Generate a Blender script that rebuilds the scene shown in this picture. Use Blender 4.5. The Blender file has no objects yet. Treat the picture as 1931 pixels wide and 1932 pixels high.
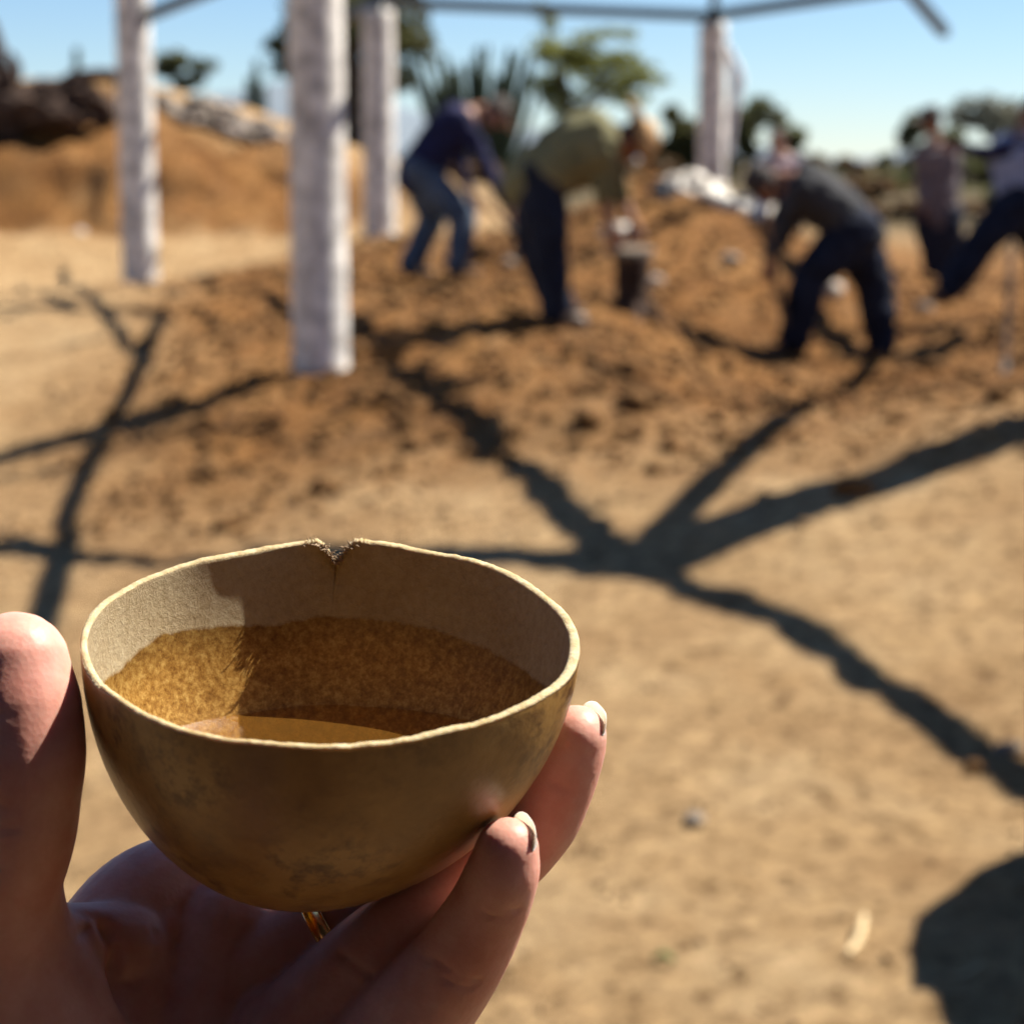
import bpy, bmesh, math, random
import numpy as np
from mathutils import Vector, Matrix, noise as mnoise

# ------------------------------------------------------------------ camera, sky, sun, exposure
scene = bpy.context.scene
COL = scene.collection
R = math.radians
FPX, CX, CAMH = 3862.0, 965.5, 1.6          # focal length in photo pixels (1931 wide), centre, eye height
PITCH = math.atan(660 / FPX)
cam_d = bpy.data.cameras.new('camera'); cam = bpy.data.objects.new('camera', cam_d); COL.objects.link(cam)
cam_d.sensor_fit = 'HORIZONTAL'; cam_d.sensor_width = 36; cam_d.lens = 36 * FPX / 1931
cam_d.clip_start = 0.01; cam_d.clip_end = 6000
cam.location = (0, 0, CAMH); cam.rotation_euler = (R(90) - PITCH, 0, 0)
cam_d.dof.use_dof = True; cam_d.dof.focus_distance = 0.405; cam_d.dof.aperture_fstop = 19.5
scene.camera = cam

SUN_AZ, SUN_EL = R(65), R(51)               # azimuth from +Y towards +X
world = bpy.data.worlds.new('World'); scene.world = world; world.use_nodes = True
nt = world.node_tree
sky = nt.nodes.new('ShaderNodeTexSky'); sky.sky_type = 'NISHITA'; sky.sun_disc = False
sky.sun_elevation = SUN_EL; sky.sun_rotation = SUN_AZ; sky.air_density = 1.0; sky.dust_density = 0.0; sky.ozone_density = 6.5; sky.altitude = 1500
bg = nt.nodes['Background']; bg.inputs['Strength'].default_value = 0.05
nt.links.new(sky.outputs[0], bg.inputs[0])
L = Vector((math.sin(SUN_AZ) * math.cos(SUN_EL), math.cos(SUN_AZ) * math.cos(SUN_EL), math.sin(SUN_EL)))
sd = bpy.data.lights.new('sun', 'SUN'); sd.energy = 5.0; sd.angle = R(0.5); sd.color = (1, .93, .82)
so = bpy.data.objects.new('sun', sd); COL.objects.link(so); so.rotation_euler = L.to_track_quat('Z', 'Y').to_euler(); so.location = (6, 3, 9)
vs = scene.view_settings; vs.view_transform = 'Standard'; vs.look = 'None'; vs.gamma = 1; vs.exposure = 1.42
vs.use_curve_mapping = False

# ------------------------------------------------------------------ helpers
rng = random.Random(7); nrng = np.random.default_rng(7)
def ray(u, v):
    a = (u - CX) / FPX; b = -(v - CX) / FPX
    return Vector((a, math.cos(PITCH) + b * math.sin(PITCH), -math.sin(PITCH) + b * math.cos(PITCH)))
def at(u, v, y):                             # point on a pixel's ray at world distance y
    d = ray(u, v); return Vector((0, 0, CAMH)) + d * (y / d.y)
def near(u, v, dep):                         # the same by depth along the lens axis
    return Vector((0, 0, CAMH)) + ray(u, v) * dep

def link(ob, label=None, cat=None, group=None, kind=None, parent=None):
    COL.objects.link(ob)
    if label: ob['label'] = label
    if cat: ob['category'] = cat
    if group: ob['group'] = group
    if kind: ob['kind'] = kind
    if parent is not None: ob.parent = parent
    return ob
def empty(name, loc, label, cat, group=None):
    o = bpy.data.objects.new(name, None); o.location = loc; o.empty_display_size = .1
    return link(o, label, cat, group)
def mesh_from(name, v, f, mats, smooth=True):
    me = bpy.data.meshes.new(name); me.from_pydata([tuple(p) for p in v], [], f); me.update()
    for m in (mats if isinstance(mats, (list, tuple)) else [mats]): me.materials.append(m)
    if smooth: me.polygons.foreach_set('use_smooth', [True] * len(me.polygons))
    return me
def make(name, v, f, mat, parent=None, smooth=True, **kw):
    """mesh object from world-space points; made local to the parent's place"""
    if parent is not None:
        o = parent.matrix_basis.translation if parent.parent is None else parent.parent.matrix_basis.translation
        v = [Vector(p) - o for p in v]
    ob = bpy.data.objects.new(name, mesh_from(name, v, f, mat, smooth))
    return link(ob, parent=parent, **kw)

def catmull(pts, rad, per):
    P = [np.array(p, float) for p in pts]; Rr = [np.array(r if hasattr(r, '__len__') else (r, r), float) for r in rad]
    if per <= 1: return P, Rr
    P2 = [2 * P[0] - P[1]] + P + [2 * P[-1] - P[-2]]
    op, orr = [], []
    for i in range(len(P) - 1):
        a, b, c, d = P2[i:i + 4]
        for k in range(per):
            t = k / per
            op.append(.5 * ((2 * b) + (-a + c) * t + (2 * a - 5 * b + 4 * c - d) * t * t + (-a + 3 * b - 3 * c + d) * t ** 3))
            orr.append(Rr[i] * (1 - t) + Rr[i + 1] * t)
    op.append(P[-1]); orr.append(Rr[-1])
    return op, orr
def tube(pts, rad, n=12, per=4, side=None, cap=True, wob=0, seed=0):
    """tapered closed tube with rounded ends; a radius may be (across 'side', other)"""
    P, Rr = catmull(pts, rad, per)
    r_ = random.Random(seed)
    T = [P[min(i + 1, len(P) - 1)] - P[max(i - 1, 0)] for i in range(len(P))]
    T = [t / (np.linalg.norm(t) + 1e-12) for t in T]
    if cap:                                   # rounded caps
        m0 = Rr[0].mean(); m1 = Rr[-1].mean()
        pre = [(P[0] - T[0] * m0 * math.sin(a), Rr[0] * math.cos(a), T[0]) for a in (1.45, 1.1, .7, .35)]
        post = [(P[-1] + T[-1] * m1 * math.sin(a), Rr[-1] * math.cos(a), T[-1]) for a in (.35, .7, 1.1, 1.45)]
        seq = pre + list(zip(P, Rr, T)) + post
    else: seq = list(zip(P, Rr, T))
    ref = np.array(side if side is not None else ((0, 0, 1) if abs(T[0][2]) < .9 else (1, 0, 0)), float)
    V, F = [], []
    for p, r, t in seq:
        s = ref - t * ref.dot(t); s /= (np.linalg.norm(s) + 1e-12)
        if side is None: ref = s
        q = np.cross(t, s)
        for k in range(n):
            a = 2 * math.pi * k / n; w = 1 + (r_.uniform(-wob, wob) if wob else 0)
            V.append(p + s * r[0] * math.cos(a) * w + q * r[1] * math.sin(a) * w)
    m = len(seq)
    for i in range(m - 1):
        for k in range(n):
            F.append((i * n + k, i * n + (k + 1) % n, (i + 1) * n + (k + 1) % n, (i + 1) * n + k))
    F.append(tuple(range(n - 1, -1, -1))); F.append(tuple((m - 1) * n + k for k in range(n)))
    return V, F
def ball(c, r, n=10, m=7, rot=None):
    r = np.array(r if hasattr(r, '__len__') else (r, r, r), float); V, F = [], []
    for i in range(1, m):
        ph = math.pi * i / m
        for k in range(n):
            a = 2 * math.pi * k / n
            p = np.array((math.sin(ph) * math.cos(a), math.sin(ph) * math.sin(a), math.cos(ph))) * r
            if rot is not None: p = np.array(rot @ Vector(p))
            V.append(np.array(c) + p)
    for i in range(m - 2):
        for k in range(n): F.append((i * n + k, (i + 1) * n + k, (i + 1) * n + (k + 1) % n, i * n + (k + 1) % n))
    F.append(tuple(range(n))); F.append(tuple((m - 2) * n + k for k in range(n - 1, -1, -1)))
    return V, F
def joinm(parts):
    V, F = [], []
    for v, f in parts:
        o = len(V); V += list(v); F += [tuple(i + o for i in q) for q in f]
    return V, F
def fuse(parts, voxel, smooth=6, fac=.5):
    """one continuous skin round overlapping closed shapes"""
    V, F = joinm(parts)
    me = bpy.data.meshes.new('tmp'); me.from_pydata([tuple(p) for p in V], [], F)
    bm = bmesh.new(); bm.from_mesh(me); bmesh.ops.recalc_face_normals(bm, faces=bm.faces); bm.to_mesh(me); bm.free()
    ob = bpy.data.objects.new('tmp', me); COL.objects.link(ob)
    r = ob.modifiers.new('r', 'REMESH'); r.mode = 'VOXEL'; r.voxel_size = voxel
    if smooth:
        s = ob.modifiers.new('s', 'SMOOTH'); s.factor = fac; s.iterations = smooth
    dg = bpy.context.evaluated_depsgraph_get(); ev = ob.evaluated_get(dg); em = ev.to_mesh()
    n = len(em.vertices); co = np.empty(n * 3); em.vertices.foreach_get('co', co)
    F2 = [tuple(p.vertices) for p in em.polygons]
    ev.to_mesh_clear(); bpy.data.objects.remove(ob); bpy.data.meshes.remove(me)
    return co.reshape(-1, 3), F2
def vnoise(x, y, seed=0):
    """smooth 2-d value noise, numpy"""
    xi = np.floor(x).astype(np.int64); yi = np.floor(y).astype(np.int64); fx = x - xi; fy = y - yi
    fx = fx * fx * (3 - 2 * fx); fy = fy * fy * (3 - 2 * fy)
    def hsh(a, b):
        n = (a * 374761393 + b * 668265263 + seed * 974711) & 0x7fffffff
        n = ((n ^ (n >> 13)) * 1274126177) & 0x7fffffff
        return ((n ^ (n >> 16)) & 0xffff) / 65535.0
    return (hsh(xi, yi) * (1 - fx) + hsh(xi + 1, yi) * fx) * (1 - fy) + (hsh(xi, yi + 1) * (1 - fx) + hsh(xi + 1, yi + 1) * fx) * fy - .5
def sstep(a, b, x):
    t = np.clip((x - a) / (b - a), 0, 1); return t * t * (3 - 2 * t)

# ------------------------------------------------------------------ materials
def mat(name, base, rough=.7, spec=.3, vary=None, scale=8, bump=0, bscale=40, detail=6, metallic=0, sss=0, sssr=(1, .4, .2), ssss=.004, coord='Object'):
    m = bpy.data.materials.new(name); m.use_nodes = True; t = m.node_tree; b = t.nodes['Principled BSDF']
    b.inputs['Base Color'].default_value = (*base, 1); b.inputs['Roughness'].default_value = rough
    b.inputs['Specular IOR Level'].default_value = spec; b.inputs['Metallic'].default_value = metallic
    if sss:
        b.inputs['Subsurface Weight'].default_value = sss; b.inputs['Subsurface Radius'].default_value = sssr; b.inputs['Subsurface Scale'].default_value = ssss
    tc = t.nodes.new('ShaderNodeTexCoord')
    if vary is not None:
        n = t.nodes.new('ShaderNodeTexNoise'); n.inputs['Scale'].default_value = scale; n.inputs['Detail'].default_value = detail
        t.links.new(tc.outputs[coord], n.inputs['Vector'])
        r = t.nodes.new('ShaderNodeValToRGB'); r.color_ramp.elements[0].position = .36; r.color_ramp.elements[1].position = .64
        r.color_ramp.elements[0].color = (*vary, 1); r.color_ramp.elements[1].color = (*base, 1)
        t.links.new(n.outputs['Fac'], r.inputs[0]); t.links.new(r.outputs[0], b.inputs['Base Color'])
    if bump:
        n = t.nodes.new('ShaderNodeTexNoise'); n.inputs['Scale'].default_value = bscale; n.inputs['Detail'].default_value = 5
        t.links.new(tc.outputs[coord], n.inputs['Vector'])
        bp = t.nodes.new('ShaderNodeBump'); bp.inputs['Strength'].default_value = 1; bp.inputs['Distance'].default_value = bump
        t.links.new(n.outputs['Fac'], bp.inputs['Height']); t.links.new(bp.outputs[0], b.inputs['Normal'])
    return m
def N(t, kind, **inp):
    n = t.nodes.new(kind)
    for k, v in inp.items():
        n.inputs[k.replace('_', ' ')].default_value = v
    return n
M = {}
def ground_mat():
    m = bpy.data.materials.new('earth'); m.use_nodes = True; t = m.node_tree; b = t.nodes['Principled BSDF']; K = t.links.new
    b.inputs['Roughness'].default_value = .95; b.inputs['Specular IOR Level'].default_value = .15
    tc = t.nodes.new('ShaderNodeTexCoord'); at_ = t.nodes.new('ShaderNodeAttribute'); at_.attribute_name = 'dug'
    def noise(s, d=8, r=.6):
        n = N(t, 'ShaderNodeTexNoise', Scale=s, Detail=d, Roughness=r); K(tc.outputs['Object'], n.inputs['Vector']); return n
    def ramp(src, stops):
        r = t.nodes.new('ShaderNodeValToRGB'); e = r.color_ramp.elements
        e[0].position, e[0].color = stops[0][0], (*stops[0][1], 1); e[1].position, e[1].color = stops[-1][0], (*stops[-1][1], 1)
        for p, c in stops[1:-1]:
            x = e.new(p); x.color = (*c, 1)
        K(src, r.inputs[0]); return r
    n1 = noise(1.6, 10, .65)
    dry = ramp(n1.outputs['Fac'], [(.3, (.40, .245, .115)), (.5, (.53, .35, .175)), (.72, (.62, .44, .245))])
    red = ramp(n1.outputs['Fac'], [(.3, (.15, .065, .018)), (.5, (.27, .125, .038)), (.72, (.38, .195, .066))])
    mx = t.nodes.new('ShaderNodeMix'); mx.data_type = 'RGBA'
    n2 = noise(2.2, 6, .6)
    ad = N(t, 'ShaderNodeMath'); ad.operation = 'MULTIPLY_ADD'; ad.inputs[1].default_value = 1.1; K(n2.outputs['Fac'], ad.inputs[0])
    sub = N(t, 'ShaderNodeMath'); sub.operation = 'SUBTRACT'; K(at_.outputs['Fac'], sub.inputs[0]); sub.inputs[1].default_value = .55; K(sub.outputs[0], ad.inputs[2])
    cl = t.nodes.new('ShaderNodeClamp'); K(ad.outputs[0], cl.inputs[0])
    K(cl.outputs[0], mx.inputs[0]); K(dry.outputs[0], mx.inputs[6]); K(red.outputs[0], mx.inputs[7])
    n3 = noise(17, 9, .78)
    sp = ramp(n3.outputs['Fac'], [(.38, (.30, .25, .20)), (.46, (.86, .84, .81)), (.55, (1.05, 1.05, 1.05)), (.66, (1.5, 1.5, 1.5))])
    mul = t.nodes.new('ShaderNodeMix'); mul.data_type = 'RGBA'; mul.blend_type = 'MULTIPLY'; mul.inputs[0].default_value = 1.0
    sc = t.nodes.new('ShaderNodeAttribute'); sc.attribute_name = 'scrub'
    gr = ramp(noise(.9, 8, .65).outputs['Fac'], [(.3, (.07, .055, .028)), (.5, (.14, .11, .06)), (.72, (.22, .18, .105))])
    mg = t.nodes.new('ShaderNodeMix'); mg.data_type = 'RGBA'; K(sc.outputs['Fac'], mg.inputs[0]); K(mx.outputs[2], mg.inputs[6]); K(gr.outputs[0], mg.inputs[7])
    K(mg.outputs[2], mul.inputs[6]); K(sp.outputs[0], mul.inputs[7])
    K(mul.outputs[2], b.inputs['Base Color'])
    n4 = noise(30, 10, .75); bp = N(t, 'ShaderNodeBump', Strength=1.0, Distance=.075); K(n4.outputs['Fac'], bp.inputs['Height']); K(bp.outputs[0], b.inputs['Normal'])
    return m
M['earth'] = ground_mat()
M['clod'] = mat('clod', (.16, .085, .034), .95, .1, (.09, .045, .016), 14, .01, 60)
M['clod_dry'] = mat('dry_clod', (.27, .18, .095), .95, .1, (.18, .11, .055), 14, .01, 60)
M['stone'] = mat('grey_stone', (.24, .20, .165), .9, .2, (.12, .10, .078), 6, .01, 30)
M['stone_pale'] = mat('pale_stone', (.42, .36, .30), .85, .2, (.28, .23, .19), 8, .01, 30)
M['white_post'] = mat('whitewash', (.76, .73, .68), .8, .2, (.36, .34, .32), 9, .006, 40)
M['steel'] = mat('dark_steel', (.045, .062, .075), .45, .5, (.03, .038, .045), 9)
M['bark'] = mat('bark', (.11, .075, .05), .95, .1, (.05, .034, .024), 10, .02, 30)
M['dark_wood'] = mat('weathered_root_wood', (.075, .05, .038), .95, .1, (.03, .02, .016), 5, .03, 18)
M['cactus'] = mat('cactus_skin', (.040, .060, .032), .7, .25, (.022, .036, .02), 3)
M['skin'] = mat('sunburnt_skin', (.26, .125, .075), .55, .35, (.20, .09, .052), 20)
M['hair'] = mat('black_hair', (.012, .01, .009), .6, .3)
M['leather'] = mat('brown_leather', (.09, .05, .03), .6, .4, (.05, .028, .018), 14)
M['wood'] = mat('tool_handle_wood', (.36, .20, .10), .6, .3, (.24, .12, .06), 30)
M['iron'] = mat('worn_iron', (.07, .06, .052), .75, .3, (.04, .033, .03), 12)
def leafmat(name, c, tr=.35):
    m = bpy.data.materials.new(name); m.use_nodes = True; t = m.node_tree; b = t.nodes['Principled BSDF']
    oi = t.nodes.new('ShaderNodeNewGeometry')
    r = t.nodes.new('ShaderNodeValToRGB'); r.color_ramp.elements[0].color = (*[x * .55 for x in c], 1); r.color_ramp.elements[1].color = (*[min(1, x * 1.5) for x in c], 1)
    t.links.new(oi.outputs['Random Per Island'], r.inputs[0]); t.links.new(r.outputs[0], b.inputs['Base Color'])
    b.inputs['Roughness'].default_value = .6; b.inputs['Specular IOR Level'].default_value = .25
    tl = t.nodes.new('ShaderNodeBsdfTranslucent'); t.links.new(r.outputs[0], tl.inputs[0])
    mx = t.nodes.new('ShaderNodeMixShader'); mx.inputs[0].default_value = tr
    t.links.new(b.outputs[0], mx.inputs[1]); t.links.new(tl.outputs[0], mx.inputs[2]); t.links.new(mx.outputs[0], t.nodes['Material Output'].inputs[0])
    return m
M['leaf_dark'] = leafmat('dark_leaves', (.095, .095, .036), .45)
M['leaf_green'] = leafmat('feathery_leaves', (.19, .20, .055), .55)
M['leaf_mid'] = leafmat('scrub_leaves', (.11, .115, .05), .45)
M['leaf_dry'] = leafmat('dry_leaves', (.16, .10, .05))
M['leaf_pale'] = leafmat('pale_leaves', (.20, .20, .15))

# ------------------------------------------------------------------ the ground
CTRL = []
def vpl(u, y): return 99 - (.105 if u < 1100 else .07) * (u - CX) + 3862 * 1.6 / y
for u in (0, 500, 965, 1300): CTRL.append((u, vpl(u, 3.4), 3.4))
CTRL += [(1931, 1860, 3.4), (1931, 1432, 4.63), (965, 1434, 4.63), (0, 1535, 4.63), (1200, 1040, 6.4), (1600, 1000, 6.2), (0, 1165, 6.4), (600, 1100, 6.4),
  (1931, 812, 7.1), (1650, 880, 6.95), (0, 1010, 8), (0, 880, 10.3), (300, 812, 10.4), (560, 778, 10.4), (965, 871, 8), (605, 697, 11.1), (0, 775, 11.1), (300, 745, 11.1), (830, 735, 10), (1050, 612, 12), (1100, 690, 10.2), (1300, 740, 10.4),
  (1590, 688, 13.7), (1500, 690, 13.6), (1400, 745, 11.9), (1620, 770, 10.6), (1900, 700, 10.6), (1240, 640, 13), (1220, 592, 13.2), (815, 518, 16.5), (640, 590, 14.5), (265, 527, 17.5), (0, 555, 17), (400, 600, 14.3), (0, 650, 14),
  (715, 447, 19.3), (1345, 440, 21.1), (1230, 326, 17.6), (1330, 362, 17.2), (1430, 425, 16.6), (1120, 385, 17.6), (1250, 560, 14.6), (1330, 450, 19.6), (1000, 500, 16), (1000, 440, 19),
  (1780, 540, 19.9), (1850, 566, 16), (1990, 566, 16), (0, 412, 23), (270, 412, 23), (500, 402, 23.5), (0, 236, 24.2), (270, 246, 24.5), (520, 268, 25), (0, 238, 34), (300, 250, 34),
  (690, 305, 26), (690, 330, 36), (1000, 366, 30), (1600, 380, 30), (1931, 390, 28), (0, 290, 70), (1000, 330, 70), (1931, 335, 70), (0, 300, 250), (1000, 311, 250), (1931, 311, 250), (0, 305, 1200), (1000, 305, 1200), (1931, 305, 1200)]
CP = np.array([tuple(at(*c)) for c in CTRL])
def warp(x, y):
    yy = np.maximum(y, 1.2)
    return np.stack([np.clip(x / (yy + 1), -.42, .42) * 12, 6 * np.log(yy + 1)], -1)
def tpsk(d2): return d2 * np.log(d2 + 1e-9)
CQ = warp(CP[:, 0], CP[:, 1]); nC = len(CQ)
_A = np.zeros((nC + 3, nC + 3)); _A[:nC, :nC] = tpsk(((CQ[:, None] - CQ[None]) ** 2).sum(-1)) + np.eye(nC) * .12
_A[:nC, nC] = 1; _A[:nC, nC + 1:] = CQ; _A[nC, :nC] = 1; _A[nC + 1:, :nC] = CQ.T
_W = np.linalg.solve(_A, np.concatenate([CP[:, 2], [0, 0, 0]]))
def dug_mask(x, y):
    q = warp(x, y); u = CX + x / np.maximum(y, 1) * FPX
    d = sstep(5.6, 10.4, y + .22 * x * (x > 0) - .25 * np.minimum(x, 0) + .8 * vnoise(x * .8, y * .8, 5)) * (1 - .85 * sstep(17.5, 21, y - 4 * sstep(.4, 2.4, x))) * sstep(-3.2, -1.3, x + .6 * vnoise(x, y, 9) + (y - 11) * .1)
    d = np.maximum(d, 1.0 * sstep(22.3, 23.2, y + .5 * vnoise(x, y, 15)) * (1 - sstep(25.2, 27, y)) * sstep(-.6, -2.2, x))
    return np.clip(d, 0, 1)
def height(x, y, fine=True):
    x = np.asarray(x, float); y = np.asarray(y, float); sh = x.shape; x = x.ravel(); y = y.ravel()
    q = warp(x, y); z = _W[nC] + q @ _W[nC + 1:]
    for i in range(nC): z = z + _W[i] * tpsk(((q - CQ[i]) ** 2).sum(-1))
    if fine:
        d = dug_mask(x, y); fade = 1 / (1 + (np.hypot(x, y) / 60) ** 2)
        a = .011 + .075 * d; g_ = .024 + .004 * d; z = z + fade * (g_ * 1.1 * vnoise(x * 13.1, y * 13.1, 21) + g_ * .6 * np.abs(vnoise(x * 27, y * 27, 22)) + .010 * vnoise(x * 3.3, y * 3.3, 23) * (1 - d))
        z = z + fade * (a * 1.3 * vnoise(x * 1.7, y * 1.7, 1) + a * .9 * vnoise(x * 4.3, y * 4.3, 2) + a * .5 * vnoise(x * 9.7, y * 9.7, 3) + a * .28 * vnoise(x * 22, y * 22, 4))
        bank = sstep(22, 23.5, y) * (1 - sstep(26, 27, y)) * sstep(-1, -2.5, x)
        z = z + bank * (.5 * (vnoise(x * 1.3, y * 1.3, 6) - .35) + .30 * vnoise(x * 3.1, y * 3.1, 7))
    return z.reshape(sh)
def gz(x, y): return float(height(np.array([x]), np.array([y]))[0])
def axis(dense, lo, hi, far, n_far):
    m = np.arange(lo, hi + 1e-6, dense); g = np.geomspace(1, far, n_far) - 1 + 0
    return np.concatenate([lo - g[:0:-1], m, hi + g[1:]])
xs = axis(.045, -5.2, 5.2, 1500, 34); ys = np.concatenate([-(np.geomspace(1, 60, 14) - 1)[::-1] + 1.0, np.arange(1.04, 9, .03), np.arange(9, 27.5, .055), 27.5 + np.geomspace(.06, 2500, 60)])
GX, GY = np.meshgrid(xs, ys); GZ = height(GX, GY); DG = dug_mask(GX.ravel(), GY.ravel())
nx, ny = len(xs), len(ys)
me = bpy.data.meshes.new('ground'); me.vertices.add(nx * ny); me.vertices.foreach_set('co', np.stack([GX, GY, GZ], -1).ravel())
idx = (np.arange(ny - 1)[:, None] * nx + np.arange(nx - 1)[None]).ravel(); quads = np.stack([idx, idx + 1, idx + nx + 1, idx + nx], -1)
me.loops.add(quads.size); me.loops.foreach_set('vertex_index', quads.ravel()); me.polygons.add(len(quads))
me.polygons.foreach_set('loop_start', np.arange(0, quads.size, 4)); me.polygons.foreach_set('loop_total', np.full(len(quads), 4)); me.update(); me.validate()
me.polygons.foreach_set('use_smooth', np.ones(len(me.polygons), bool))
a_ = me.attributes.new('dug', 'FLOAT', 'POINT'); a_.data.foreach_set('value', DG)
gx_, gy_ = GX.ravel(), GY.ravel(); sc_ = sstep(22, 27, gy_ + 2 * vnoise(gx_ * .4, gy_ * .4, 31)) * sstep(-1.5, 1.0, gx_ - (gy_ - 24) * -.02) + sstep(30, 36, gy_)
b_ = me.attributes.new('scrub', 'FLOAT', 'POINT'); b_.data.foreach_set('value', np.clip(sc_, 0, 1))
me.materials.append(M['earth'])
ground = link(bpy.data.objects.new('ground', me), kind='structure')
ground['label'] = 'dry ochre earth with turned reddish soil around the digging'

# far hills, with distance haze painted into their blue colour
def hills():
    V, F = [], []; n = 160
    for i in range(n + 1):
        x = -900 + 1800 * i / n
        hgt = 20 + 34 * math.exp(-((x + 140) / 90) ** 2) + 18 * math.exp(-((x + 330) / 120) ** 2) + 8 * mnoise.noise(Vector((x * .02, 0, 3))) - 14 * math.exp(-((x - 250) / 140) ** 2)
        V += [(x, 1250, -2), (x, 1330, max(4, hgt) * .7), (x, 1420, max(5, hgt)), (x, 1600, -2)]
    for i in range(n):
        for k in range(3): F.append((i * 4 + k, i * 4 + 4 + k, i * 4 + 5 + k, i * 4 + 1 + k))
    o = make('hills', V, F, mat('haze_blue_hills', (.16, .19, .22), .95, .05, (.12, .15, .18), .02), kind='structure'); o['label'] = 'low hills on the horizon with blue haze painted in'
hills()

# ------------------------------------------------------------------ the pavilion frame
RING = 3.0
def on(x, y, dz=0): return Vector((x, y, gz(x, y) + dz))
PB = {'a': (at(265, 520, 17.5), .150), 'b': (at(605, 690, 11.1), .150), 'c': (at(717, 445, 19.3), .150), 'd': (at(1342, 440, 21.1), .145),
      'e': (Vector((4.45, 14.6, 0)), .15), 'j': (Vector((2.27, 7.4, 0)), .21), 'k': (Vector((4.3, 3.5, 0)), .15), 'l': (Vector((-3.7, 11.0, 0)), .15)}
root = empty('pavilion_frame', (PB['b'][0].x, PB['b'][0].y, gz(PB['b'][0].x, PB['b'][0].y)), 'unroofed open pavilion frame of whitewashed round posts and dark steel beams', 'pavilion')
TOP = {}
LEAN = {'j': (-.15, -.34), 'a': (0, 0), 'b': (.0, 0), 'd': (-.02, 0)}
for k, (p, r) in PB.items():
    z0 = gz(p.x, p.y) - .15; lx, ly = LEAN.get(k, (0, 0)); top = Vector((p.x + lx, p.y + ly, RING + (.12 if k == 'a' else -.02)))
    if k == 'j': top.z = 2.72
    V, F = tube([(p.x, p.y, z0), (p.x + lx * .5, p.y + ly * .5, (z0 + top.z) / 2), tuple(top)], [r * 1.02, r, r * .97], 28, 14, cap=False, wob=.012, seed=ord(k))
    make('post', V, F, M['white_post'], root); TOP[k] = top
def beam(name, a, b, w=.085, hgt=None):
    a, b = Vector(a), Vector(b); hgt = hgt or w; t = (b - a).normalized(); s = t.cross(Vector((0, 0, 1))).normalized(); q = s.cross(t)
    V = []
    for p in (a, b):
        for x, y in ((-1, -1), (1, -1), (1, 1), (-1, 1)): V.append(p + s * x * w / 2 + q * y * hgt / 2)
    return make(name, V, [(3, 2, 1, 0), (4, 5, 6, 7), (0, 1, 5, 4), (1, 2, 6, 5), (2, 3, 7, 6), (3, 0, 4, 7)], M['steel'], root, smooth=False)
APEX = Vector((1.5, 14.6, 4.15))
def bracket(p):
    V, F = tube([tuple(p - Vector((0, 0, .10))), tuple(p + Vector((0, 0, .05)))], [.075, .075], 14, 1, cap=False); make('bracket', V, F, M['steel'], root)
for k in 'abcdej': bracket(TOP[k])
rb = RING + .05
def T(k, dz=0): return Vector((TOP[k].x, TOP[k].y, rb + dz))
beam('ring_beam', T('c'), T('d'), .10); beam('ring_beam', T('d', .004), T('e', .004), .10)
JT = Vector((TOP['j'].x, TOP['j'].y, TOP['j'].z + .03))
beam('ring_beam', T('e', .01), JT, .09); beam('ring_beam', T('b', .02), Vector((3.35, 10.5, rb - .12)), .06)
beam('ring_beam', JT + Vector((0, 0, .006)), T('k'), .07); beam('ring_beam', JT + Vector((0, 0, .012)), T('l'), .13, .12)
def rafter(a, b, ext, w=.08, end=None):
    d = (b - a).normalized(); beam('rafter', a, b + d * ext, w)
rafter(APEX, T('c', .03), .95, .085); rafter(APEX, T('d', .03), .1, .08)
rafter(APEX, Vector((3.30, 17.72, rb + .02)), 1.15, .085)
rafter(APEX, Vector((TOP['a'].x, TOP['a'].y, 2.76)), 0, .085)
rafter(APEX, JT + Vector((0, 0, .05)), 0, .085)
rafter(Vector((.0, 15.6, 3.9)), Vector((.52, 7.6, 2.98)), .9, .06)
beam('rafter', Vector((.0, 15.6, 3.9)), APEX, .09)
V, F = tube([tuple(APEX - Vector((0, 0, .12))), tuple(APEX + Vector((0, 0, .12)))], [.13, .13], 16, 1, cap=False); make('apex_hub', V, F, M['steel'], root)
# a strip of pale cloth tied at the far post
p = TOP['d']; V, F = tube([tuple(p + Vector((.14, -.12, -.25))), tuple(p + Vector((.24, -.15, -.55))), tuple(p + Vector((.20, -.13, -.85))), tuple(p + Vector((.16, -.12, -1.3)))], [(.03, .02), (.07, .02), (.05, .02), (.03, .015)], 8, 4)
make('cloth_strip', V, F, mat('pale_cloth', (.62, .62, .64), .9, .1), root)
# ------------------------------------------------------------------ background: bank, stones, plants
def blob_rock(c, r, seed, flat=.7, sub=2):
    bm = bmesh.new(); bmesh.ops.create_icosphere(bm, subdivisions=sub, radius=1); o = Vector((seed * 3.7, seed * 1.3, 0)); V = []
    sx, sy = 1 + .25 * math.sin(seed * 5.1), 1 + .25 * math.cos(seed * 3.3)
    for v in bm.verts:
        n = 1 + .38 * mnoise.noise(v.co * 1.1 + o) + .18 * mnoise.noise(v.co * 2.7 + o); p = v.co * n
        V.append(Vector(c) + Vector((p.x * r * sx, p.y * r * sy, p.z * r * flat)))
    F = [tuple(v.index for v in f.verts) for f in bm.faces]; bm.free(); return V, F

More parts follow.
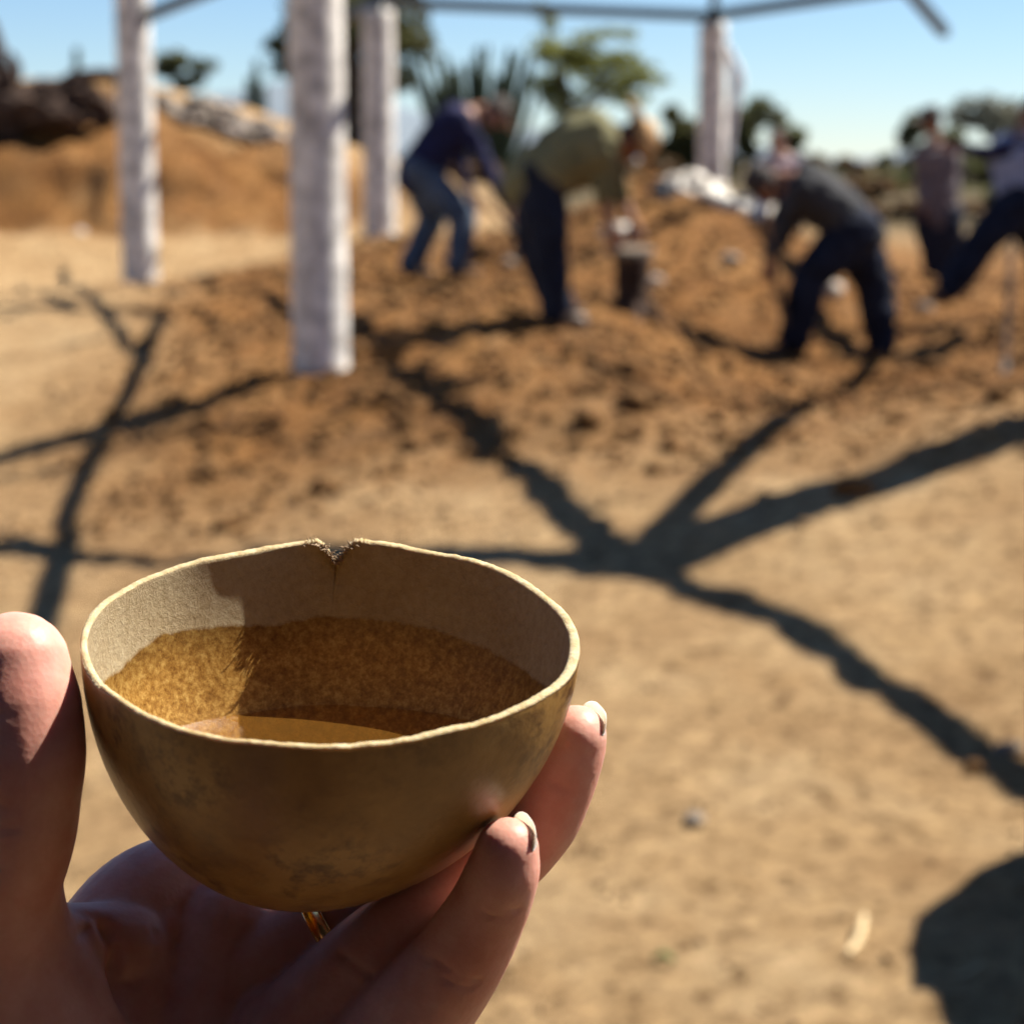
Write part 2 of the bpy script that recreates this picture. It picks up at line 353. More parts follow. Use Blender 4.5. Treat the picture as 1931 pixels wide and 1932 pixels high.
def root_mass():
    y = 24.7; base = at(60, 236, y); root = empty('fallen_tree', base, 'dark uprooted tree trunk with tangled roots lying on the earth bank', 'fallen tree')
    P = lambda u, v, d=0: tuple(at(u, v, y + d))
    parts = [tube([P(-130, 215), P(-30, 205), P(70, 200), P(150, 190), P(205, 205, .2)], [.30, .33, .30, .24, .12], 14, 5, wob=.1, seed=1),
             tube([P(40, 190), P(90, 205, -.2), P(130, 225, -.3)], [.25, .2, .12], 12, 4, wob=.1, seed=2),
             tube([P(10, 230, -.2), P(60, 215, -.2), P(150, 232, -.1)], [.18, .2, .1], 12, 4, wob=.1, seed=9)]
    V, F = fuse(parts, .035, 2)
    V = [Vector(p) + Vector((mnoise.noise(Vector(p) * 4), mnoise.noise(Vector(p) * 4 + Vector((9, 0, 0))), mnoise.noise(Vector(p) * 4 + Vector((0, 9, 0))))) * .16 for p in V]
    make('trunk', V, F, M['dark_wood'], root)
    for k, (pts, rad) in enumerate([([P(-5, 190), P(-2, 120), P(-14, 60), P(-30, 20)], [.16, .11, .08, .05]), ([P(15, 170), P(30, 130), P(20, 100)], [.10, .07, .03]),
            ([P(105, 175), P(140, 150), P(175, 142), P(215, 143, .1), P(240, 165, .1), P(238, 215, .1)], [.13, .10, .08, .085, .07, .06]),
            *[([P(u0, v0), P(u0 + a, v0 - b * .5, -.2), P(u0 + a * 1.6 + c, v0 - b, -.1), P(u0 + a * 1.8 + c * 2, v0 - b * 1.2)], [.08, .06, .045, .02]) for u0, v0, a, b, c in ((-40, 190, 12, 50, 6), (20, 185, -14, 45, 8), (40, 185, 14, 30, 10), (75, 180, 10, 26, -12), (95, 190, -10, 34, 14), (120, 185, 20, 20, 12), (60, 200, -20, -30, -10), (130, 200, 18, -24, 10), (5, 170, 16, 38, -14))], ([P(150, 180), P(160, 205), P(185, 232)], [.09, .08, .05]), ([P(55, 175), P(75, 158), P(110, 152)], [.1, .07, .03])]):
        V, F = tube(pts, rad, 10, 5, wob=.16, seed=20 + k); make('root', V, F, M['dark_wood'], root)
root_mass()
def rubble():
    y = 26.0; c = on(at(410, 262, y).x, y); root = empty('rubble_heap', c, 'low heap of grey and tan stones along the top of the earth bank', 'stone heap')
    n = 0
    for row, (v0, cnt) in enumerate(((258, 19), (242, 16), (228, 10))):
        for k in range(cnt):
            u = 292 + (k + .5 + rng.uniform(-.3, .3)) * (250 - row * 30) / cnt + row * 14; r = rng.uniform(.07, .125)
            p = at(u, v0 + rng.uniform(-5, 5) + (u - 290) * .03, y + row * .12); p.z = max(p.z, gz(p.x, p.y) + r * .4 + row * .07); V, F = blob_rock(p, r, 40 + n, .85)
            make('stone', V, F, M['stone'] if rng.random() < .6 else M['stone_pale'], root); n += 1
    V, F = tube([tuple(at(290, 262, y + .4)), tuple(at(400, 258, y + .5)), tuple(at(540, 274, y + .4))], [.2, .22, .15], 10, 4, wob=.15); make('earth_core', V, F, M['clod'], root)
rubble()
def leaf_cloud(clumps, n, size, seed, flat=.0):
    r = np.random.default_rng(seed); w = np.array([c[1][0] * c[1][1] * c[1][2] for c in clumps]); w = np.sqrt(w); w /= w.sum()
    V, F = [], []
    pick = r.choice(len(clumps), n, p=w)
    for i in pick:
        c, rad = clumps[i]; d = r.normal(size=3); d /= np.linalg.norm(d); p = np.array(c) + d * np.array(rad) * (r.random() ** .45)
        a = r.normal(size=3); a[2] *= (1 - flat); a /= np.linalg.norm(a); b = np.cross(a, r.normal(size=3)); b /= np.linalg.norm(b); s = size * r.uniform(.6, 1.4)
        o = len(V); V += [p - a * s, p + b * s * .45, p + a * s, p - b * s * .45]; F.append((o, o + 1, o + 2, o + 3))
    return V, F
def tree(name, label, y, base, trunk, limbs, clumps, n, size, leaf, seed, cat='tree', group=None, r0=.16, trunkmat='bark'):
    """trunk, limbs and clumps in photo pixels at distance y (clumps: u, v, dy, ru, rv)"""
    s = y / FPX; b = at(base[0], base[1], y); root = empty(name, Vector((b.x, b.y, gz(b.x, b.y))), label, cat, group)
    P = lambda u, v, d=0: tuple(at(u, v, y + d))
    pts = [(b.x, b.y, gz(b.x, b.y) - .1)] + [P(*q) for q in trunk]
    if len(pts) > 1:
        rad = [r0 * (1 - .6 * i / (len(pts) - 1)) for i in range(len(pts))]; parts = [tube(pts, rad, 9, 4, wob=.08, seed=seed)]
        for l in limbs: parts.append(tube([P(*q) for q in l], [r0 * .5 - r0 * .38 * i / (len(l) - 1) for i in range(len(l))], 7, 4, wob=.1, seed=seed + 1))
        V, F = joinm(parts); make('trunk', V, F, M[trunkmat], root)
    r = random.Random(seed); cl = []
    for u, v, d, ru, rv in clumps:                     # break every clump into small tufts
        k = max(3, int(ru * rv / 260))
        for _ in range(k):
            a = r.uniform(0, 6.28); q = 1.12 * r.random() ** .42
            cl.append((P(u + ru * q * math.cos(a), v + rv * q * math.sin(a), d + r.uniform(-.5, .5) * ru * s), [s * r.uniform(.35, .6) * ru + .05, s * .5 * ru + .05, s * r.uniform(.3, .55) * rv + .04]))
    V, F = leaf_cloud(cl, n, size, seed); make('crown', V, F, M[leaf], root, smooth=False)
    return root
tree('dark_tree', 'tall dark olive tree behind the white posts', 40, (672, 335), [(670, 250), (664, 160), (672, 80)], [[(668, 180), (620, 120), (560, 90)], [(664, 160), (720, 110), (765, 100)], [(668, 200), (640, 130), (600, 40)]],
     [(530, 95, 0, 46, 34), (600, 30, 0, 70, 55), (690, 10, .5, 80, 60), (755, 95, 0, 48, 55), (690, 110, 1, 60, 60), (590, 110, 1, 60, 40), (760, 30, 1, 40, 40), (690, 200, 1, 40, 50)], 9000, .10, 'leaf_dark', 3, r0=.3)
def cactus():
    y = 34; b = at(905, 330, y); root = empty('organ_pipe_cactus', Vector((b.x, b.y, gz(b.x, b.y))), 'dark many stemmed organ pipe cactus fanning out behind the diggers', 'cactus')
    r = random.Random(4)
    for k in range(40):
        f = k / 39; u1 = 782 + 232 * f + r.uniform(-9, 9); v1 = 84 + 80 * abs(f - .6) + r.uniform(-14, 60); d = r.uniform(-.6, .6)
        p0 = (b.x + (f - .5) * .7, y + d * .4, root.location.z - .05); p1 = at(900 + (u1 - 900) * .75, v1 + 95, y + d); p2 = at(u1, v1, y + d)
        V, F = tube([p0, tuple(p1), tuple(p2)], [.055, .062, .036], 8, 4); make('stem', V, F, M['cactus'], root)
cactus()
tree('mesquite_tree', 'sunlit feathery green tree rising beside the organ pipe cactus', 37, (1085, 335), [(1085, 270), (1075, 200), (1060, 130)], [[(1080, 220), (1130, 160), (1180, 120)], [(1076, 200), (1040, 120), (1032, 40)], [(1082, 230), (1140, 180), (1215, 160)]],
     [(1035, 45, 0, 20, 40), (1040, 105, 0, 60, 34), (1110, 92, 0, 64, 26), (1150, 125, 0, 70, 22), (1195, 153, 0, 52, 13), (1100, 150, .5, 90, 28), (1168, 76, 0, 42, 14), (1040, 180, .5, 56, 28), (1180, 108, 0, 40, 9), (1120, 185, 0, 70, 16)], 5600, .058, 'leaf_green', 5, r0=.13)
tree('far_tree', 'pale green tree showing between the two nearest white posts', 60, (330, 240), [(332, 200)], [], [(325, 150, 0, 38, 40), (362, 170, 0, 34, 26), (385, 135, 0, 20, 20)], 2600, .13, 'leaf_mid', 6)
tree('bush_tree', 'dense brown green tree just left of the far post', 46, (1285, 345), [(1285, 290)], [], [(1285, 245, 0, 38, 50), (1262, 290, 0, 26, 40), (1310, 300, 0, 30, 40)], 4200, .10, 'leaf_dark', 7, r0=.12)
tree('scrub_tree', 'loose green tree just right of the far post', 46, (1415, 350), [(1415, 280), (1410, 220)], [[(1413, 260), (1450, 220), (1480, 200)]], [(1400, 215, 0, 40, 36), (1450, 240, 0, 48, 40), (1390, 290, 0, 40, 45), (1470, 290, 0, 40, 34), (1365, 260, 0, 24, 44), (1500, 325, 0, 35, 28)], 5200, .10, 'leaf_mid', 8, r0=.12)
tree('round_bush', 'rounded rust brown bush on the skyline between the workers', 48, (1570, 345), [(1570, 315)], [], [(1570, 305, 0, 32, 26), (1545, 325, 0, 26, 20), (1600, 330, 0, 26, 18)], 2600, .09, 'leaf_dry', 9, 'bush', r0=.07)
tree('green_bush', 'green sloping bush on the skyline behind the standing man', 44, (1735, 360), [(1735, 300)], [], [(1735, 275, 0, 36, 44), (1695, 315, 0, 34, 30), (1780, 300, 0, 40, 48), (1840, 310, 0, 50, 40), (1900, 320, 0, 44, 40)], 5200, .09, 'leaf_mid', 10, 'bush', r0=.09)
tree('grey_tree', 'bare looking pale grey tree behind the arm of the worker in navy sleeves', 50, (1870, 330), [(1870, 260)], [[(1870, 260), (1830, 220), (1805, 190)], [(1870, 260), (1900, 210), (1925, 180)]], [(1850, 205, 0, 50, 30), (1905, 195, 0, 45, 34), (1815, 225, 0, 26, 24), (1880, 240, 0, 50, 24), (1950, 220, 0, 40, 40)], 3000, .075, 'leaf_pale', 11, r0=.09)
for i, (u, v, ru, rv, y, lf) in enumerate([(1640, 348, 60, 18, 46, 'leaf_mid'), (1710, 372, 55, 22, 40, 'leaf_dry'), (1590, 362, 50, 18, 40, 'leaf_dry'), (1850, 378, 60, 24, 36, 'leaf_mid'), (1500, 366, 40, 20, 40, 'leaf_dry'), (1220, 320, 40, 24, 42, 'leaf_dry'), (1150, 318, 50, 22, 44, 'leaf_mid'), (960, 318, 46, 20, 46, 'leaf_dry'), (755, 320, 46, 22, 42, 'leaf_dry'), (640, 312, 40, 20, 44, 'leaf_mid'), (1930, 360, 40, 26, 40, 'leaf_dry'), (1540, 352, 60, 26, 34, 'leaf_mid'), (1640, 372, 60, 24, 30, 'leaf_dry'), (1720, 350, 60, 30, 34, 'leaf_mid'), (1820, 395, 60, 24, 27, 'leaf_dry'), (1900, 400, 50, 30, 26, 'leaf_mid'), (1690, 402, 50, 20, 26, 'leaf_dry'), (1580, 392, 50, 18, 26, 'leaf_mid'), (1780, 358, 60, 26, 36, 'leaf_dry'), (900, 335, 60, 24, 32, 'leaf_dry'), (820, 322, 50, 26, 36, 'leaf_mid'), (1060, 330, 60, 26, 36, 'leaf_dry'), (1010, 305, 50, 24, 44, 'leaf_mid'), (690, 345, 40, 18, 28, 'leaf_dry'), (640, 290, 50, 26, 40, 'leaf_dry')]):
    w_ = ['on the skyline right of the rust brown bush', 'close to the left arm of the man in mauve', 'just below the rust brown bush', 'behind the knees of the striding worker', 'behind the man in lavender', 'behind the straw hat of the man in olive', 'behind the back of the man in olive', 'between the heads of the navy and olive workers', 'between the slim white post and the man in navy', 'partly hidden by the nearest white post', 'behind the hips of the striding worker',
         'between the crouched man and the rust brown bush', 'behind the back of the crouched man', 'under the sloping green bush', 'between the standing man in mauve and the striding worker', 'behind the legs of the striding worker', 'near the left leg of the man in mauve', 'beyond the hips of the crouched man', 'behind the shoulders of the man in mauve', 'below the dark organ pipe cactus', 'left of the cactus behind the man in navy', 'at the foot of the feathery green tree', 'between the cactus and the feathery green tree', 'at the foot of the slim white post', 'behind the trunk of the dark olive tree'][i]
    lab = {'leaf_dry': 'low dry brown brush ', 'leaf_mid': 'low dusty green brush '}[lf] + w_
    tree('brush', lab, y, (u, v + rv), [], [], [(u, v, 0, ru, rv)], 1300, .085, lf, 30 + i, 'bush', 'dry brush at the edge of the field' if lf == 'leaf_dry' else 'green brush at the edge of the field')
for i, (u, v0, y) in enumerate([(145, 95, 60), (484, 118, 60), (470, 150, 62)]):
    b = at(u, 290, y); z = gz(b.x, b.y); root = empty('column_cactus', (b.x, b.y, z), ['thin far off column cactus above the uprooted tree', 'tall thin column cactus beyond the stone heap', 'shorter column cactus beyond the stone heap'][i], 'cactus', 'column cacti beyond the bank')
    V, F = tube([(b.x, b.y, z - .1), tuple(at(u, (290 + v0) / 2, y)), tuple(at(u, v0, y))], [.12, .14, .1], 8, 4); make('stem', V, F, M['cactus'], root)
    for q in (-1, 1):
        V, F = tube([tuple(at(u, 250, y)), tuple(at(u + q * 14, 235, y)), tuple(at(u + q * 15, v0 + 45, y))], [.08, .09, .06], 8, 4); make('arm', V, F, M['cactus'], root)

# loose stones and clods on the ground
def clods():
    V, F = [], []; r = random.Random(11); hid = 0
    bm = bmesh.new(); bmesh.ops.create_icosphere(bm, subdivisions=1, radius=1); bv = [v.co.copy() for v in bm.verts]; bf = [tuple(v.index for v in f.verts) for f in bm.faces]; bm.free()
    n = 9000; yy = 2.4 + 19 * nrng.random(n) ** 1.3; xx = (nrng.random(n) - .5) * .62 * (yy + 1); d = dug_mask(xx, yy); keep = nrng.random(n) < (.22 + .78 * d); xx, yy, d = xx[keep], yy[keep], d[keep]; zz = height(xx, yy)
    out = {0: ([], []), 1: ([], [])}
    for x, y, z, q in zip(xx, yy, zz, d):
        s = r.uniform(.004, .011) * (1 + 3.4 * q) * (2.0 if r.random() < .04 else 1); V, F = out[1 if q > .4 else 0]; o = len(V)
        for p in bv: V.append((x + p.x * s * r.uniform(.7, 1.3), y + p.y * s * r.uniform(.7, 1.3), z + p.z * s * r.uniform(.5, .9) + s * .2))
        F += [tuple(i + o for i in f) for f in bf]
    for k, (nm, lab) in enumerate((('dry_crumbs', 'pale dry crumbs of earth scattered over the trodden ground'), ('soil_clods', 'reddish clods scattered over the freshly dug soil'))):
        me_ = mesh_from(nm, out[k][0], out[k][1], M['clod_dry'] if k == 0 else M['clod']); link(bpy.data.objects.new(nm, me_), lab, 'soil', kind='stuff')
clods()
ST = [  # u, v, y guess by ground, radius m, material, label
 (610, 935, .05, 'clod', 'dark clod alone on the pale ground in front of the nearest post'), (1110, 812, .07, 'clod', 'large dark clod on the soil mound in front of the man in olive'), (1268, 845, .075, 'clod', 'broad dark clod below the soil mound'),
 (1035, 745, .07, 'clod', 'dark clod high on the near side of the soil mound'), (1365, 828, .05, 'clod', 'smaller dark clod beside the branching shadow'), (1608, 945, .055, 'clod', 'reddish clod just below the widest post shadow'),
 (1560, 566, .10, 'stone_pale', 'pale stone between the legs of the man in charcoal'), (992, 478, .12, 'stone_pale', 'whitish rounded stone beside the shovel blade'), (1090, 625, .08, 'stone_pale', 'pale stone at the boots of the man in olive'),
 (1235, 540, .06, 'stone_pale', 'small pale stone right of the dark stump'), (1375, 500, .07, 'stone', 'grey stone on the side of the soil pile'), (1900, 1425, .03, 'stone', 'grey stone at the end of the long beam shadow'),
 (1835, 1462, .028, 'clod', 'brown clod beside a grey stone'), (150, 405, .10, 'stone_pale', 'pinkish pale stone at the foot of the earth bank'), (960, 505, .06, 'stone', 'grey stone by the boots of the man in navy'),
 (1740, 575, .07, 'stone', 'grey stone at the feet of the standing man'), (1310, 1570, .02, 'stone', 'little grey pebble on the pale trodden ground'), (1850, 540, .07, 'stone_pale', 'pale stone under the striding worker')]
def ground_hit(u, v, lo=2, hi=60):
    yy = np.linspace(lo, hi, 1200); d = ray(u, v); t = yy / d.y; hz = height(d.x * t, yy, False); zz = CAMH + d.z * t
    k = np.argmax(zz < hz); return Vector((d.x * t[k], yy[k], float(hz[k])))
for i, (u, v, r, m, lab) in enumerate(ST):
    p = ground_hit(u, v); p.z = gz(p.x, p.y) + r * .35; V, F = blob_rock((0, 0, 0), r, 100 + i, .75)
    ob = bpy.data.objects.new('stone' if 'stone' in m else 'clod', mesh_from('stone', V, F, M[m])); ob.location = p; link(ob, lab, 'stone' if 'stone' in m else 'clod')
def cast(u, v, H_):
    q = ground_hit(u, v); return q + L * (H_ / L.z)
for (a, b, w) in (((-60, 618), (300, 535), .06), ((40, 540), (285, 685), .05), ((-60, 500), (140, 590), .05), ((-60, 700), (190, 640), .045), ((120, 505), (330, 560), .05)):
    beam('purlin', cast(*a, 3.05), cast(*b, 3.1), w)
# straws, a bent stub and bits of litter on the near ground
M['straw'] = mat('dry_straw', (.55, .42, .24), .8, .2); M['green'] = mat('green_sprig', (.08, .14, .04), .6, .2)
def stick(name, pts, r, m, lab, cat):
    pp = []
    for u, v, dz in pts:
        q = ground_hit(u, v); pp.append((q.x, q.y, gz(q.x, q.y) + dz))
    V, F = tube(pp, [r] * len(pp), 8, 4); o = Vector(pp[0]); ob = bpy.data.objects.new(name, mesh_from(name, [Vector(p) - o for p in V], F, M[m])); ob.location = o; link(ob, lab, cat)
stick('straw', [(1790, 1868, .008), (1815, 1848, .010), (1850, 1830, .008)], .003, 'straw', 'pale dry straw lying flat in the rounded shadow', 'straw')
stick('cigarette_stub', [(1600, 1815, .012), (1618, 1795, .016), (1628, 1770, .02)], .007, 'straw', 'short bent pale stub lying on the trodden ground', 'litter')
stick('sprig', [(1235, 1842, .01), (1250, 1836, .02), (1265, 1840, .01)], .006, 'green', 'tiny green sprig on the dry ground', 'sprig')

def shed():                                  # unseen dark shed added behind the camera to block sky light
    x0, x1, y = -7.0, 5.0, -1.35; zb = gz(0, y); root = empty('blocker_shed', (-1, y, zb), 'unseen dark plank shed added behind the onlooker to block sky light', 'light blocker'); m = mat('blocker_planks', (.022, .017, .014), .9, .1, (.012, .01, .008), 5)
    k = 0; x = x0
    while x < x1:
        w = .24 + .05 * math.sin(k * 2.3); z0 = gz(x + w / 2, y) - .2; d = .012 * math.sin(k * 5.1)
        V = [(x + a * (w - .008), y - .03 * b + d * (1 - b), z0 + c * (3.35 - z0)) for c in (0, 1) for a, b in ((0, 0), (1, 0), (1, 1), (0, 1))]
        make('plank', V, [(3, 2, 1, 0), (4, 5, 6, 7), (0, 1, 5, 4), (1, 2, 6, 5), (2, 3, 7, 6), (3, 0, 4, 7)], m, root, smooth=False); x += w; k += 1
    V = [(xx, yy, zz + t) for t in (0, .06) for xx, yy, zz in ((x0 - .2, -.75, 2.95), (x1 + .2, -.75, 2.95), (x1 + .2, -4.2, 4.1), (x0 - .2, -4.2, 4.1))]
    make('roof', V, [(3, 2, 1, 0), (4, 5, 6, 7), (0, 1, 5, 4), (1, 2, 6, 5), (2, 3, 7, 6), (3, 0, 4, 7)], m, root, smooth=False)
    for xx in (x0 + .1, x1 - .1):
        V = [(xx + a * .1, y - .05 - b * 2.6, zb - .3 + c * (3.3 - zb + b * .55)) for c in (0, 1) for a, b in ((0, 0), (1, 0), (1, 1), (0, 1))]
        make('side_wall', V, [(3, 2, 1, 0), (4, 5, 6, 7), (0, 1, 5, 4), (1, 2, 6, 5), (2, 3, 7, 6), (3, 0, 4, 7)], m, root, smooth=False)
shed()
# stump, sacks, jar
def stump():
    y = 13.2; c = at(1192, 590, y); z = gz(c.x, c.y); root = empty('tree_stump', (c.x, c.y, z), 'dark square cut stump standing in the dug soil behind the man in olive', 'stump')
    s = y / FPX; h_ = 118 * s
    V, F = tube([(c.x, c.y, z - .08), (c.x, c.y, z + h_ * .5), (c.x, c.y, z + h_)], [.125, .105, .12], 12, 5, cap=False, wob=.08); make('trunk', V, F, M['dark_wood'], root)
    V, F = blob_rock((c.x - .03, c.y, z + h_ + .01), .16, 5, .3); make('broken_top', V, F, M['stone'], root)
    for k, (dx, dy) in enumerate(((-.16, 0), (.15, -.05), (.02, -.17))):
        V, F = tube([(c.x, c.y, z + .12), (c.x + dx * .7, c.y + dy * .7, z + .04), (c.x + dx * 1.3, c.y + dy * 1.3, z - .03)], [.06, .045, .02], 8, 4, wob=.1); make('root', V, F, M['dark_wood'], root)
stump()
M['sack'] = mat('white_woven_sack', (.72, .67, .58), .28, .5, (.30, .25, .19), 9, .05, 14)
def sacks():
    r = random.Random(2)
    for i, (u, v, w, lab) in enumerate([(1275, 398, .30, 'crumpled white sack at the crest of the soil pile'), (1335, 382, .34, 'white sack slumped against the base of the far post'), (1392, 405, .32, 'creased white sack in the middle of the soil pile'), (1300, 425, .24, 'flattened white sack low on the soil pile'), (1440, 425, .22, 'white sack crumpled beside the hands of the man in charcoal'), (1300, 345, .2, 'white sack rolled up on top of the soil pile'), (1165, 440, .15, 'small white bag by the hands of the man in olive'), (1350, 430, .22, 'torn white sack spilling down the soil pile')]):
        p = at(u, v, 17.0 if u > 1200 else 13.0); p.z = max(gz(p.x, p.y), p.z) if u > 1200 else p.z
        bm = bmesh.new(); bmesh.ops.create_icosphere(bm, subdivisions=4, radius=1); V = []
        a = r.uniform(0, 3)
        for q in bm.verts:
            c = q.co; n = 1 + .25 * mnoise.noise(c * 1.3 + Vector((i * 5, 0, 0))) + .16 * abs(mnoise.noise(c * 3.1 + Vector((0, i * 5, 0)))) * 2 + .05 * mnoise.noise(c * 7)
            x, y_, z = c.x * n * w * .8, c.y * n * w * .6, c.z * n * w * .45; V.append((x * math.cos(a * .3) - z * .2, y_, z + x * .15))
        F = [tuple(q.index for q in f.verts) for f in bm.faces]; bm.free()
        ob = bpy.data.objects.new('sack', mesh_from('sack', V, F, M['sack'])); ob.location = p; link(ob, lab, 'sack')
sacks()
def jug():                                   # dark jerrycan at the crest of the pile
    y = 16.6; c = at(1243, 395, y); z = c.z; root = empty('water_jug', (c.x, c.y, z), 'small black jug standing beside the white sacks', 'jug'); m = mat('black_plastic', (.015, .015, .017), .4, .5)
    V, F = tube([(c.x, c.y, z - .05), (c.x, c.y, z + .1), (c.x, c.y, z + .17), (c.x, c.y, z + .21), (c.x, c.y, z + .25)], [(.07, .06), (.075, .065), (.06, .05), (.03, .03), (.03, .03)], 14, 3, cap=False); make('body', V, F, m, root)
    V, F = tube([(c.x + .03, c.y, z + .23), (c.x + .085, c.y, z + .2), (c.x + .075, c.y, z + .1)], [.012] * 3, 8, 5); make('handle', V, F, m, root)
jug()
def tank():                                   # invented caster right of the frame, shaped to throw the round near shadow
    c = on(2.20, 3.85); root = empty('shadow_tank', c, 'unseen round shouldered black tank added to cast the rounded shadow', 'shadow caster'); m = mat('shadow_tank_black', (.02, .02, .022), .45, .5)
    prof = [(.74, -.1), (.76, .2), (.74, .55), (.73, .75), (.66, .94), (.42, 1.06), (.16, 1.08), (.155, 1.13), (.02, 1.14)]; n = 40
    V = [(c.x + r * math.cos(6.2832 * k / n), c.y + r * math.sin(6.2832 * k / n), c.z + h_) for r, h_ in prof for k in range(n)]
    F = [(i * n + k, i * n + (k + 1) % n, (i + 1) * n + (k + 1) % n, (i + 1) * n + k) for i in range(len(prof) - 1) for k in range(n)]; F.append(tuple((len(prof) - 1) * n + k for k in range(n)))
    make('body', V, F, m, root)
    V, F = tube([(c.x, c.y, c.z + 1.13), (c.x, c.y, c.z + 1.17)], [.17, .17], 24, 1, cap=False); make('lid', V, F, m, root)
tank()

# ------------------------------------------------------------------ people
def hand_parts(w, d, up):
    """palm with five separate, slightly curled fingers; w wrist, d pointing direction, up back-of-hand side"""
    d = Vector(d).normalized(); s = d.cross(Vector(up)).normalized(); n = s.cross(d); w = Vector(w)
    parts = [tube([tuple(w), tuple(w + d * .05), tuple(w + d * .085)], [(.027, .017), (.041, .017), (.038, .014)], 10, 3, side=tuple(s))]
    for k, (o, ln) in enumerate(((-.030, .060), (-.010, .074), (.010, .070), (.029, .055))):
        a = w + d * .085 + s * o; parts.append(tube([tuple(a), tuple(a + d * ln * .5 + s * o * .15 - n * .006), tuple(a + d * ln * .85 - n * .028)], [.0095, .009, .0078], 8, 3))
    a = w + d * .03 - s * .030; parts.append(tube([tuple(a), tuple(a + d * .03 - s * .022 - n * .01), tuple(a + d * .06 - s * .026 - n * .022)], [.012, .0105, .009], 8, 3))
    return parts
def person(label, y, pose, side, face, shirt, pants, hat=None, sleeve=None, hair=True, shoe='leather', short=False, bulk=1.0, wide=1.0, peak=None):
    """pose in photo pixels (u, v, dy) at distance y; side = shoulder axis; face = looking direction"""
    P = lambda q: Vector(at(q[0], q[1], y + (q[2] if len(q) > 2 else 0)))
    s = Vector(side).normalized(); fd = Vector(face).normalized()
    pel, che, nek, hed = (P(pose[k]) for k in ('pelvis', 'chest', 'neck', 'head'))
    feet = [P(l[-1]) for l in pose['legs']]
    base = Vector((pel.x, (feet[0].y + feet[1].y) / 2, min(gz(f.x, f.y) for f in feet)))
    root = empty('person', base, label, 'person')
    mid = (pel + che) / 2 + (Vector((0, 0, .03)) if abs((che - pel).normalized().z) < .8 else Vector())
    body = [tube([tuple(pel), tuple(mid), tuple(che)], [(.155, .115), (.145, .11), (.165, .12)], 16, 5, side=tuple(s)),
            tube([tuple(che), tuple(nek), tuple(hed)], [.075, .058, .055], 12, 4)]
    up = (hed - nek).normalized(); up = (up - fd * up.dot(fd)).normalized() if abs(up.dot(fd)) < .95 else fd.cross(s).normalized()
    sx = fd.cross(up).normalized(); rot = Matrix((sx, fd, up)).transposed()
    body += [ball(hed, (.074, .092, .112), 16, 12, rot), ball(hed + fd * .035 - up * .06, (.052, .06, .05), 12, 8, rot),
             tube([tuple(hed + fd * .088 + up * .02), tuple(hed + fd * .108 - up * .022)], [.010, .016], 8, 2), ball(hed + fd * .082 - up * .058, (.026, .016, .012), 8, 6, rot),
             ball(hed + fd * .078 + up * .034, (.055, .022, .013), 10, 6, rot)]
    for q in (-1, 1): body.append(ball(hed + sx * q * .076 - up * .008, (.014, .024, .034), 8, 6, rot))
    sh, tr, sl, boots = [], [], [], []
    sh += [tube([tuple(pel + (pel - che).normalized() * .03), tuple(mid), tuple(che), tuple(che.lerp(nek, .45))], [(.19 * (.5 + .5 * bulk), .155 * (.6 + .4 * bulk)), (.18 * bulk, .155 * bulk), (.20 * bulk, .162 * bulk), (.09, .085)], 18, 5, side=tuple(s))]
    for i, arm in enumerate(pose['arms']):
        q = 1 if i == 0 else -1; so_ = che + s * q * .155 + (che - pel).normalized() * .02; el, ha = P(arm[0]), P(arm[1])
        body.append(tube([tuple(so_), tuple(el), tuple(ha)], [.052, .042, .029], 10, 4)); d = (ha - el).normalized()
        body += hand_parts(ha, d + Vector((0, 0, -.15)), s * q + Vector((0, .2, .3)))
        (sl if sleeve else sh).append(tube([tuple(che + s * q * .10), tuple(so_), tuple(el), tuple(el.lerp(ha, .25 if short else .88))], [.085, .078, .062, .046], 12, 4))
    for i, leg in enumerate(pose['legs']):
        q = 1 if i == 0 else -1; hp = pel + s * q * .085; kn, an = P(leg[0]), P(leg[1])
        gf = gz(an.x, an.y); an = Vector((an.x, an.y, max(an.z, gf + .07))) if an.z - gf < .12 else an
        body.append(tube([tuple(hp), tuple(kn), tuple(an)], [.09, .06, .042], 12, 4)); tr.append(tube([tuple(hp), tuple(hp.lerp(kn, .5)), tuple(kn), tuple(kn.lerp(an, .5)), tuple(an + Vector((0, 0, .02)))], [.135 * wide, .128 * wide, .105 * wide, .098 * wide, .09 * wide], 14, 4))
        ft = Vector((fd.x, fd.y, 0)); ft = (ft if ft.length > .2 else Vector((0, -1, 0))).normalized()
        boots.append(([an - ft * .04 + Vector((0, 0, .05)), an - ft * .05 - Vector((0, 0, .02)), an + ft * .07 - Vector((0, 0, .045)), an + ft * .17 - Vector((0, 0, .055))], [.05, .05, .045, .035]))
    tr.append(tube([tuple(pel - (che - pel).normalized() * .05), tuple(pel + (che - pel).normalized() * .10)], [(.175, .135), (.165, .13)], 16, 3, side=tuple(s)))
    V, F = fuse(body, .0085, 3); make('body', V, F, M['skin'], root)
    V, F = fuse(tr, .02, 4)
    fold = lambda V, a: [Vector(p) + Vector((mnoise.noise(Vector(p) * 14), mnoise.noise(Vector(p) * 14 + Vector((7, 0, 0))), mnoise.noise(Vector(p) * 14 + Vector((0, 7, 0))))) * a for p in V]
    make('trousers', fold(V, .018), F, pants, root)
    V, F = fuse(sh, .02, 4); make('shirt', fold(V, .022), F, shirt, root)
    if sl:
        for t_ in sl: V, F = fuse([t_], .02, 3); make('sleeve', fold(V, .015), F, sleeve, root)
    for pts, rad in boots: V, F = fuse([tube([tuple(p) for p in pts], rad, 12, 4)], .012, 3); make('boot', V, F, M[shoe], root)
